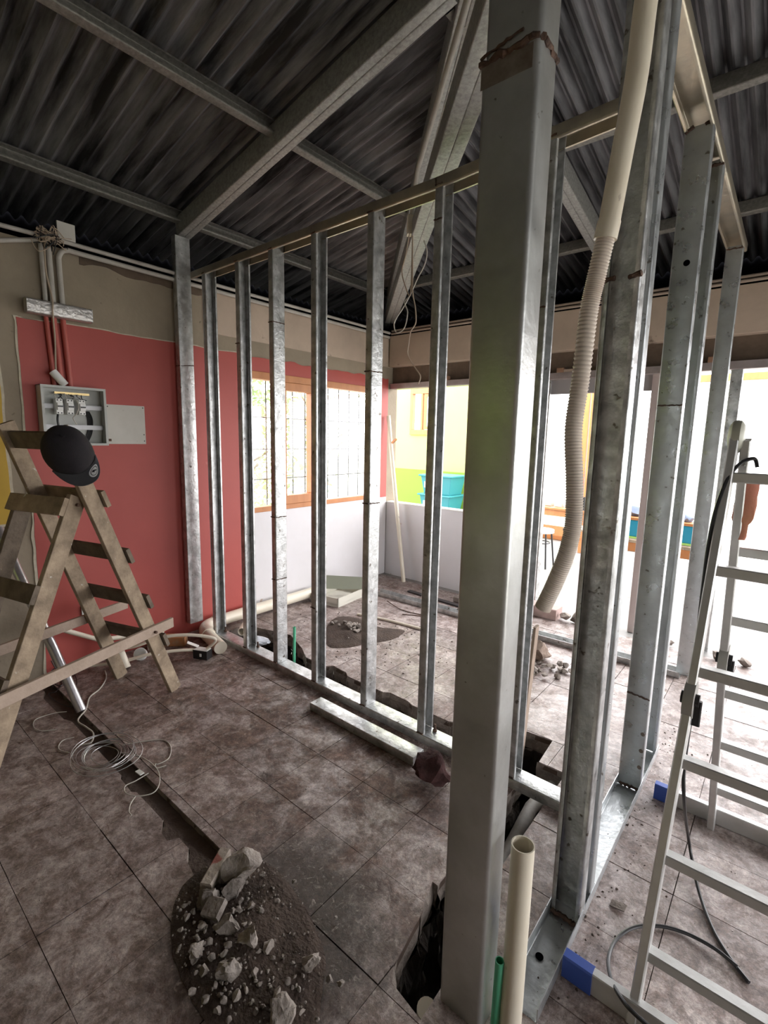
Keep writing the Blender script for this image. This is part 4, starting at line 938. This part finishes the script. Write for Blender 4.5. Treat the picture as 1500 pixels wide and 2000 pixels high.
t = thing('round_lid', 'round white lid lying beside the tilted white pipe stub', 'lid', (-3.25, 1.38, 0))
cpp = Vector((-3.28, 1.375, .05)); nn = Vector((.6, -.5, .6)).normalized()
obj('cap', MB().tube([cpp - nn * .03, cpp], .042, 20), WHITEP, t, True); obj('rim', MB().tube([cpp, cpp + nn * .004], .036, 20), mat('cap_inner', (.55, .58, .56), .4), t)
t = obj('plastic_pipe', MB().tube([(-3.42, .98, .30), (-3.42, 1.18, .17), (-3.40, 1.6, .11)], .016, 10), PVC, None, True); tag(t, 'thin cream pipe rising along the foot of the red wall behind the ladder', 'pipe')
t = obj('plastic_pipe', MB().tube([(-3.40, 1.19, .17), (-3.34, 1.23, .10)], .012, 10), GREENP, None, True); tag(t, 'short dark green pipe end behind the ladder brace', 'pipe')
# red and orange debris bits by the wall
t = obj('brick', MB().bar((-3.42, 1.60, .035), (-3.30, 1.72, .035), .08, .07, (0, 0, 1), .004), mat('orange_brick', (.52, .19, .05), .8, 0, (.4, .3, .2), 20, .2), None); tag(t, 'small orange brick piece by the foot of the red wall', 'brick')
t = obj('brick', MB().bar((-3.42, 1.50, .03), (-3.36, 1.57, .03), .07, .06, (0, 0, 1), .004), PINKB, None); tag(t, 'pale brick piece beside the small orange brick', 'brick')
# long galvanised tube leaning across behind the ladder to the floor
t = obj('steel_tube', MB().pipe([(-2.905, .885, -.003), (-3.10, .88, .28), (-3.445, .84, .55), (-3.45, .70, 1.0)][:1] + [(-3.43, .70, .99)], .026, .003, 18), mat('bright_tube', (.62, .60, .62), .28, .9, (.5, .48, .5), 20, .2), None, True)
tag(t, 'shiny galvanised tube leaning behind the ladder with its end on the floor', 'tube')
# coil of thin wire and strands
t = thing('wire_coil', 'coil of thin silver wire lying on the tiles left of the groove', 'wire coil', atz(205, 1480))
R = random.Random(4); c = atz(205, 1480, 0)
wc = mat('silver_wire', (.50, .50, .50), .35, .7)
for k in range(9):
    r1 = .085 + .012 * k * R.uniform(.7, 1); off = Vector((R.uniform(-.03, .03), R.uniform(-.03, .03), 0)); h = .004 + .0035 * k; ph = R.uniform(0, 6)
    pts = [c + off + Vector((r1 * math.cos(a), r1 * .82 * math.sin(a), h + .006 * math.sin(2 * a + ph))) for a in [ph + 2 * math.pi * j / 26 for j in range(27)]]
    obj('wire_loop', MB().tube(pts, .0019, 5), wc, t, True)
def fw(pts, z=.004): return [atz(x, y, z) for x, y in pts]
for pts, lb in (([(205, 1310), (207, 1325), (195, 1345), (175, 1362), (168, 1385), (152, 1407), (168, 1420), (182, 1432), (178, 1450), (158, 1455)], 'cream wire trailing from the ladder across the end of the steel tube'),
                ([(240, 1455), (280, 1448), (318, 1445), (333, 1458), (330, 1480), (310, 1492), (304, 1492), (306, 1500), (325, 1495)], 'thin wire curl on the tiles right of the silver coil'),
                ([(235, 1470), (275, 1478), (305, 1500), (312, 1525), (300, 1548), (265, 1555), (245, 1548), (245, 1535), (265, 1525), (290, 1510)], 'thin wire loop crossing the groove below the silver coil'),
                ([(265, 1555), (255, 1570), (252, 1585), (257, 1592)], 'short wire tail hanging below the loop across the groove'),
                ([(130, 1390), (105, 1393), (70, 1405), (66, 1420), (80, 1427), (110, 1425)], 'faint thin wire curl left of the steel tube end'),
                ([(145, 1440), (125, 1445), (115, 1455), (117, 1465), (135, 1470)], 'small open wire curl just above the silver coil'),
                ([(100, 1300), (120, 1330), (110, 1350), (95, 1355), (110, 1370), (140, 1380), (160, 1360)], 'dark tangled cord behind the ladder brace')):
    r_ = .0042 if 'cream' in lb else .0024
    o = obj('loose_wire', MB().tube(smooth_path(fw(pts, .012 if 'loop' in lb else .005), 6), r_, 6), WIREW if 'dark' not in lb else BLACKP, None, True); tag(o, lb, 'wire')
t = obj('paper_scrap', MB().bar(atz(268, 1505, .012), atz(278, 1512, .014), .02, .004, (0, 0, 1)), WHITEP, None); tag(t, 'tiny white scrap lying in the groove beside the wire loop', 'scrap')

# ------------------------------------------------------------------ RUBBLE PILE in the foreground
def soil(cx, cy, pts, h, name, label, seed):
    """low mound over polygon pts, height falls to zero at the rim"""
    P = [Vector((p[0], p[1])) for p in pts]; n = len(P); rings = 14; per = 6; rim = []
    for i in range(n):
        for k in range(per):
            p0, p1, p2, p3 = P[i - 1], P[i], P[(i + 1) % n], P[(i + 2) % n]; t = k / per
            rim.append(0.5 * ((2 * p1) + (p2 - p0) * t + (2 * p0 - 5 * p1 + 4 * p2 - p3) * t * t + (3 * p1 - p0 - 3 * p2 + p3) * t ** 3))
    c = Vector((cx, cy)); m_ = len(rim); vs = []; 
    for r_ in range(rings, 0, -1):
        f = r_ / rings
        for q in rim:
            p = c + (q - c) * f * (1 + .03 * mnoise.noise(Vector((q.x * 20, q.y * 20, seed))))
            z = .0015 + h * (1 - f) ** .6 * (.75 + .5 * mnoise.noise(Vector((p.x * 9, p.y * 9, seed)))) + (.004 * mnoise.noise(Vector((p.x * 40, p.y * 40, seed))) if r_ < rings else 0)
            vs.append((p.x, p.y, max(z, .0012)))
    vs.append((cx, cy, h)); fs = [(j * m_ + i, j * m_ + (i + 1) % m_, (j + 1) * m_ + (i + 1) % m_, (j + 1) * m_ + i) for j in range(rings - 1) for i in range(m_)] + [((rings - 1) * m_ + i, (rings - 1) * m_ + (i + 1) % m_, rings * m_) for i in range(m_)]
    o = obj(name, MB().add(vs, fs), SOIL, None, True); return tag(o, label, 'soil', None, 'stuff')
rimpx = [(455, 1668), (530, 1690), (575, 1740), (610, 1800), (635, 1870), (630, 1940), (600, 2030), (480, 2060), (395, 1985), (350, 1900), (332, 1820), (345, 1750), (395, 1700)]
cc = atz(530, 1850); soil(cc.x, cc.y, [atz(*p) for p in rimpx], .028, 'soil_heap', 'dark heap of loose soil spread over the tiles in the foreground', 3.3)
def surf(x, y): return atz(x, y, .02)
t = obj('brick', MB().bar(surf(441, 1672) + Vector((0, 0, .018)), surf(402, 1740) + Vector((0, 0, .012)), .042, .035, (0, 0, 1), .004), BRICKP, None); tag(t, 'pale elongated brick piece with a red smear, topmost in the foreground heap', 'brick')
sh = surf(418, 1782); t = obj('tile_shard', MB().bar(sh + Vector((-.028, -.01, .012)), sh + Vector((.028, .012, .020)), .055, .026, (.2, -.3, 1), .003), ROCK, None); tag(t, 'squarish flat shard lying on the foreground heap below the brick piece', 'shard')
big = [(474, 1705, 30, 'wide grey mortar lump right beside the pale brick piece'), (457, 1742, 17, 'dark flat lump just under the wide grey mortar lump'), (408, 1762, 20, 'craggy lump between the brick piece and the squarish shard'),
       (446, 1812, 21, 'large rounded lump directly below the squarish shard'), (487, 1836, 22, 'large knobbly lump right of the rounded one in the foreground heap'), (526, 1850, 12, 'heart-shaped stone alone right of the knobbly lump'),
       (385, 1858, 16, 'flat grey lump at the left edge of the foreground heap'), (448, 1906, 20, 'big pale round lump low in the foreground heap'), (607, 1883, 18, 'pale craggy lump alone on the right side of the heap'),
       (642, 1911, 8, 'small egg-shaped stone right of the pale craggy lump'), (548, 1985, 26, 'wide pale lump at the bottom edge of the picture')]
def rock_at(x, y, r, seed, z=None, fl=.85):
    p = surf(x, y); dist = (p - CAM).dot(FW); R_m = r * dist / FPX; return MB().rock((p.x, p.y, (.014 if z is None else z) + R_m * .45), R_m, seed, fl, 3 if r > 14 else 2)
for k, (x, y, r_, lb) in enumerate(big):
    o = obj('rubble_lump', rock_at(x, y, r_ * 1.15, 100 + k), ROCK, None, True); tag(o, lb, 'rubble')
small = [(460, 1945, 12), (400, 1897, 12), (374, 1938, 9), (402, 1953, 9), (437, 1954, 9), (438, 1862, 8), (498, 1899, 8), (563, 1917, 9), (541, 1940, 12), (507, 1923, 7), (477, 1806, 8), (413, 1871, 8), (488, 1807, 7), (490, 1771, 9), (466, 1775, 9),
         (365, 1790, 9), (352, 1815, 6), (395, 1810, 10), (376, 1780, 7), (470, 1760, 7), (515, 1706, 6), (430, 1760, 8), (455, 1780, 8), (506, 1860, 7), (585, 1930, 6), (563, 1968, 7), (480, 1935, 7), (425, 1975, 9), (500, 1975, 8), (665, 1920, 8), (612, 1762, 6), (540, 1760, 6),
         (385, 1830, 7), (350, 1850, 6), (420, 1925, 7), (470, 1885, 6), (448, 1990, 8), (590, 1975, 6), (620, 1990, 7), (535, 1800, 5), (655, 1790, 5), (575, 1720, 5), (510, 1780, 8), (445, 1845, 9), (410, 1840, 9)]
for k, (x, y, r_) in enumerate(small):
    o = obj('rubble_stone', rock_at(x, y, r_, 200 + k), ROCK, None, True); tag(o, 'small broken mortar stone among the many in the foreground heap', 'rubble', 'small stones in the foreground heap')
def gravel(name, label, pts_fn, n, r0, r1, seed, ma=ROCK):
    R = random.Random(seed); mb = MB()
    for k in range(n):
        x, y, z = pts_fn(R); r_ = R.uniform(r0, r1); bm_ = MB().rock((x, y, z + r_ * .3), r_, seed * 1000 + k, .7, 1); mb.add(bm_.v, bm_.f)
    return tag(obj(name, mb, ma, None, False), label, 'gravel', None, 'stuff')
def inpoly(R, poly):
    xs = [p.x for p in poly]; ys = [p.y for p in poly]
    while True:
        x, y = R.uniform(min(xs), max(xs)), R.uniform(min(ys), max(ys)); c = False
        for i in range(len(poly)):
            a, b = poly[i], poly[i - 1]
            if (a.y > y) != (b.y > y) and x < (b.x - a.x) * (y - a.y) / (b.y - a.y) + a.x: c = not c
        if c: return x, y
pp = [atz(*p) for p in rimpx]; pl_ = [atz(*p) for p in [(395, 1700), (500, 1690), (560, 1780), (600, 1900), (560, 2000), (420, 1990), (345, 1880), (340, 1780)]]
gravel('gravel', 'fine grit and chips over the foreground soil heap', lambda R: (*inpoly(R, pp), .016), 260, .002, .005, 11)
gravel('gravel', 'coarser chips among the lumps on the left of the foreground heap', lambda R: (*inpoly(R, pl_), .018), 200, .004, .009, 12)
# second pile, behind the long frame
p2 = [atz(*p) for p in [(640, 1262), (638, 1225), (660, 1205), (700, 1208), (740, 1225), (790, 1232), (765, 1250), (715, 1258), (680, 1265)]]
c2 = atz(690, 1238)
soil(c2.x, c2.y, p2, .05, 'soil_heap', 'small heap of soil and grit on the tiles behind the long frame', 8.1)
R = random.Random(8)
for k in range(34):
    a = R.uniform(0, 6.28); d = abs(R.gauss(0, 1)); x, y = c2.x + math.cos(a) * d * .15 - .05, c2.y + math.sin(a) * d * .11
    r_ = R.uniform(.012, .032); o = obj('rubble_stone', MB().rock((x, y, max(.0, .055 - d * .03) + r_ * .4), r_, 300 + k, .7, 1), ROCK, None, True)
    tag(o, 'small stone on the heap seen behind the long frame', 'rubble', 'stones on the heap behind the frame')
gravel('gravel', 'scattered grit on the tiles behind the long frame', lambda R: (R.gauss(c2.x + .3, .35), R.gauss(c2.y - .02, .25), .0), 190, .003, .009, 13, SOIL)
# third pile right of the big post
c3 = atz(1075, 1318)
o = obj('boulder', MB().rock((atz(1050, 1290).x, atz(1050, 1290).y, .07), .095, 41, .85, 3), mat('brown_boulder', (.33, .25, .20), .95, 0, (.2, .15, .12), 14, .2, .5, 60), None, True); tag(o, 'brown boulder of broken concrete on the tiles right of the big post', 'boulder')
R = random.Random(18)
for k in range(30):
    x, y = R.gauss(c3.x - .02, .09), R.gauss(c3.y + .03, .07); r_ = R.uniform(.014, .032)
    o = obj('rubble_stone', MB().rock((x, y, r_ * .4 + R.uniform(0, .03)), r_, 400 + k, .7, 1), ROCK, None, True)
    tag(o, 'small stone heaped beside the brown boulder', 'rubble', 'stones beside the brown boulder')
def sc3(R):
    while True:
        x, y = R.uniform(-3.2, 1.5), R.uniform(.2, 4.0)
        if not any(inside(h, x, y) for h in DEEP + SHAL): return x, y, 0
gravel('gravel', 'crumbs of mortar scattered over the whole tiled floor', sc3, 700, .0012, .004, 14)
gravel('gravel', 'dark crumbs along the trench edge and under the right frame', lambda R: (R.gauss(-.30, .07), R.uniform(1.2, 3.0), 0), 160, .002, .006, 15, SOIL)
# peeled flap on the floor, right
t = obj('tile_flake', MB().bar(atz(1193, 1762, .004), atz(1222, 1775, .012), .03, .003, (0, 0, 1)), SLAB, None); tag(t, 'curled floor flake on the tiles right of the open channel', 'flake')

# ------------------------------------------------------------------ BEYOND THE BACK WALL
# lime wall with a small window
LX0, LX1, LY = -5.9, -3.25, 6.75
lw = MB()
wx0, wx1, wz0, wz1 = -5.05, -4.46, 1.63, 2.34
for a in ((LX0, wx0, 1.02, 3.1), (wx1, LX1, 1.02, 3.1), (wx0, wx1, 1.02, wz0), (wx0, wx1, wz1, 3.1)): lw.box((a[0], LY, a[2]), (a[1], LY + .12, a[3]))
t = tag(obj('wall_lime', lw, LIME), kind='structure')
obj('lower_band', MB().box((LX0, LY - .004, 0), (LX1, LY + .12, 1.02)), LIMED, t)
w2 = struct('window_2', (wx0, LY, wz0))
for a in ((wx0, wx1, wz0 - .03, wz0 + .055), (wx0, wx1, wz1 - .07, wz1 + .03), (wx0, wx0 + .05, wz0 + .055, wz1 - .07), (wx1 - .05, wx1, wz0 + .055, wz1 - .07), (wx0 + .22, wx0 + .26, wz0 + .055, wz1 - .07)):
    obj('frame_rail', MB().box((a[0], LY - .03, a[2]), (a[1], LY + .05, a[3])), ORWOOD, w2, bevel=.004)
obj('casement_sash', MB().box((wx0 + .27, LY - .015, wz0 + .06), (wx1 - .06, LY + .02, wz0 + .11)).box((wx0 + .27, LY - .015, wz1 - .12), (wx1 - .06, LY + .02, wz1 - .07)).box((wx0 + .27, LY - .015, wz0 + .11), (wx0 + .32, LY + .02, wz1 - .12)).box((wx1 - .11, LY - .015, wz0 + .11), (wx1 - .06, LY + .02, wz1 - .12)), ORWOOD, w2)
obj('pane', MB().box((wx0 + .05, LY + .01, wz0 + .05), (wx1 - .05, LY + .013, wz1 - .07)), GLASS, w2)
# pale back wall right of the lime one
# teal storage boxes, stacked
def tub(x, y, z, k, lab):
    t = thing('storage_box', lab, 'storage box', (x, y, z), 'stacked teal storage boxes')
    def ring(w_, d_, zz): return [(x - w_ / 2, y - d_ / 2, zz), (x + w_ / 2, y - d_ / 2, zz), (x + w_ / 2, y + d_ / 2, zz), (x - w_ / 2, y + d_ / 2, zz)]
    mb = MB().add(ring(.46, .34, z) + ring(.54, .42, z + .27), [(0, 3, 2, 1), (0, 1, 5, 4), (1, 2, 6, 5), (2, 3, 7, 6), (3, 0, 4, 7), (4, 5, 6, 7)])
    obj('tub', mb, TEAL, t, bevel=.008)
    obj('lid', MB().box((x - .30, y - .235, z + .268), (x + .30, y + .235, z + .295)), TEAL, t, bevel=.008)
    obj('sticker', MB().box((x - .20, y - .212, z + .10), (x - .10, y - .188, z + .19)), WHITEP, t)
tub(-4.10, 6.35, .705, 0, 'teal storage box, topmost of the stack before the lime wall')
tub(-4.12, 6.36, .41, 1, 'teal storage box right under the topmost one, before the lime wall')
tub(-4.10, 6.35, .115, 2, 'teal storage box at the bottom of the stack, before the lime wall')
t = obj('low_shelf', MB().box((-4.5, 6.1, 0), (-3.2, 6.6, .113)), OLDWOOD, None); tag(t, 'low wooden platform under the teal storage boxes', 'shelf')
# far glazed wall in orange timber
FW3 = struct('window_3', (-2.4, 7.62, 0))
def fb(x0, x1, z0, z1, y0=7.6, y1=7.68, name='timber_rail'): return obj(name, MB().box((x0, y0, z0), (x1, y1, z1)), ORWOOD, FW3, bevel=.004)
fb(-3.3, -1.2, 0.0, .085); fb(-3.2, 3.2, 2.34, 2.43); fb(-2.50, -2.40, .085, 2.34, name='timber_post'); fb(-2.38, -2.345, .085, 2.34, name='timber_post')
fb(-3.3, -3.2, 0, 2.43, name='timber_post'); fb(3.2, 3.3, 0, 2.43, name='timber_post')
obj('pane', MB().box((-3.2, 7.63, .085), (-2.5, 7.634, 2.34)), GLASS, FW3); obj('pane', MB().box((-2.34, 7.63, .085), (3.2, 7.634, 2.34)), GLASS, FW3)
# table with a bench rail, things on it, chair and stool
def leg_table(name, label, x0, x1, y0, y1, h, ma, cat='table'):
    t = thing(name, label, cat, ((x0 + x1) / 2, (y0 + y1) / 2, 0))
    obj('table_top', MB().box((x0, y0, h - .03), (x1, y1, h)), ma, t, bevel=.004)
    for x in (x0 + .03, x1 - .09):
        for y in (y0 + .03, y1 - .09): obj('leg', MB().box((x, y, 0), (x + .06, y + .06, h - .03)), ORWOOD, t)
    obj('apron', MB().box((x0 + .03, y0 + .02, h - .12), (x1 - .03, y0 + .045, h - .03)), ORWOOD, t)
    return t
t = leg_table('work_table', 'orange wooden table with a low rail in the far room', -3.3, -2.1, 6.9, 7.4, .60, ORWOOD)
obj('stretcher', MB().box((-3.3, 6.92, .20), (-2.1, 6.95, .34)), ORWOOD, t)
for k, (x, z, w_, hh, ma, lb) in enumerate(((-2.72, .60, .14, .05, GREYP, 'folded grey cloth bundle on the far orange table'), (-2.55, .60, .10, .16, WHITEP, 'white container on the right end of the far orange table'), (-2.38, .60, .12, .13, BLACKP, 'black tool case on the right end of the far orange table'))):
    o = obj(('cloth_bundle', 'container', 'tool_case')[k], MB().bar((x - w_ / 2, 7.1, z + hh / 2), (x + w_ / 2, 7.1, z + hh / 2), .16, hh, (0, 0, 1), .01), ma, None); tag(o, lb, ('cloth', 'container', 'case')[k])
t = thing('stool', 'small round stool with dark metal legs in the doorway behind the big post', 'stool', (-2.27, 5.85, 0))
obj('seat', MB().tube([(-2.30, 5.85, .43), (-2.30, 5.85, .465)], .15, 20), WHITEP, t, True)
for sx, sy in ((-1, -1), (1, -1), (1, 1), (-1, 1)): obj('leg', MB().tube([(-2.30 + sx * .09, 5.85 + sy * .09, .43), (-2.30 + sx * .13, 5.85 + sy * .13, 0)], .011, 8), BLACKP, t, True)
obj('ring', MB().tube([(-2.30 + .108 * math.cos(a), 5.85 + .108 * math.sin(a), .30) for a in [2 * math.pi * k / 16 for k in range(17)]], .007, 6), BLACKP, t, True)
t = thing('folding_chair', 'black folding chair seen left of the tall open stud', 'chair', (-2.0, 6.3, 0))
for x in (-2.14, -1.76): obj('leg', MB().tube([(x, 6.15, 0), (x, 6.45, .48), (x, 6.50, .85)], .012, 8), BLACKP, t, True); obj('leg', MB().tube([(x, 6.5, 0), (x, 6.15, .46)], .012, 8), BLACKP, t, True)
obj('seat', MB().box((-2.14, 6.12, .45), (-1.76, 6.46, .47)), OLDWOOD, t); obj('backrest', MB().box((-2.14, 6.485, .66), (-1.76, 6.505, .84)), BLACKP, t)
# table with cyan tubs on the right
t = leg_table('work_table', 'brown work table with cyan tubs in the bright far room', -1.55, -.45, 5.30, 5.75, .585, OLDWOOD)
for x, lb in ((-1.22, 'cyan tub on the work table seen left of the stud with the hole'), (-.70, 'cyan tub on the work table seen right of the second stud')):
    o = thing('plastic_tub', lb, 'tub', (x, 5.5, .585)); obj('tub', MB().box((x - .16, 5.38, .605), (x + .16, 5.62, .775)), CYAN, o, bevel=.01); obj('green_rim', MB().box((x - .165, 5.375, .587), (x + .165, 5.625, .605)), mat('lime_rim', (.45, .75, .2), .5), o); obj('lid', MB().box((x - .17, 5.37, .775), (x + .17, 5.63, .80)), ORWOOD, o)
for x, lb in ((-1.2, 'dark striped cloth on the left cyan tub'), (-.74, 'grey blue bag on the right cyan tub')):
    o = obj('bag', MB().rock((x, 5.5, .845), .10, int(x * 100), .5, 2), mat('grey_bag', (.16, .20, .28), .8), None, True); tag(o, lb, 'bag')
t = obj('plank', MB().bar((-.36, 7.26, .03), (.6, 6.5, .03), .10, .05, (0, 0, 1), .004), WHITEP, None); tag(t, 'white plank lying on the pale floor of the far room', 'plank')
# outside
tag(obj('ground', MB().box((-30, -20, -.60), (30, 40, -.45)), GROUND), kind='structure')
def tree(x, y, h, r, n, seed, label):
    t = thing('tree', label, 'tree', (x, y, -.08)); R = random.Random(seed)
    obj('trunk', MB().tube(smooth_path([(x, y, -.1), (x + .1, y + .05, h * .4), (x - .05, y, h * .8)], 4), .07, 8, True, lambda t_: .09 - .06 * t_), BARK, t, True)
    for k in range(5):
        a = k * 1.3; obj('branch', MB().tube([(x, y, h * (.35 + .1 * k)), (x + math.cos(a) * r * .6, y + math.sin(a) * r * .6, h * (.55 + .1 * k))], .018, 5), BARK, t)
    mb = MB()
    for k in range(n):
        d = Vector((R.gauss(0, 1), R.gauss(0, 1), R.gauss(0, 1))).normalized() * (R.random() ** .4) * r; c = Vector((x, y, h * .75)) + Vector((d.x, d.y, d.z * 1.15))
        if mnoise.noise(c * 1.6) < -.12: continue
        u = Vector((R.gauss(0, 1), R.gauss(0, 1), R.gauss(0, 1))).normalized(); v = u.orthogonal().normalized(); s_ = R.uniform(.03, .06)
        mb.add([c - u * s_, c + v * s_ * .45, c + u * s_, c - v * s_ * .45], [(0, 1, 2, 3)])
    tag(obj('foliage', mb, LEAF, t), kind='stuff')
tree(-6.1, 3.9, 2.1, 1.15, 5200, 1, 'leafy green tree outside the left pane of the window')
tree(-8.0, 7.2, 2.6, 1.5, 3200, 2, 'loose pale green tree farther outside the window')

# ------------------------------------------------------------------ last small things
p = atz(2, 1395)
t = obj('rubbish_bag', MB().rock((p.x, p.y, .09), .13, 77, .8, 3), mat('black_bag', (.010, .011, .014), .45), None, True); tag(t, 'dark rubbish bag on the floor behind the ladder at the left edge', 'bag')
t = obj('plastic_sheet', MB().rock((-3.00, 2.16, -.03), .075, 78, .5, 3), mat('crumpled_plastic', (.66, .70, .76), .3), None, True); tag(t, 'crumpled whitish plastic sheet in the trench behind the first studs', 'plastic')
t = obj('wire_tuft', MB().tube(smooth_path([atz(x, y, z) for x, y, z in ((100, 1290, .1), (112, 1310, .03), (130, 1322, .01), (118, 1340, .01), (96, 1325, .02), (108, 1305, .05), (140, 1310, .01), (150, 1335, .01), (138, 1350, .01))], 6), .003, 6), BLACKP, None, True); tag(t, 'dark wire tuft tangled around the foot of the shiny tube', 'wire')
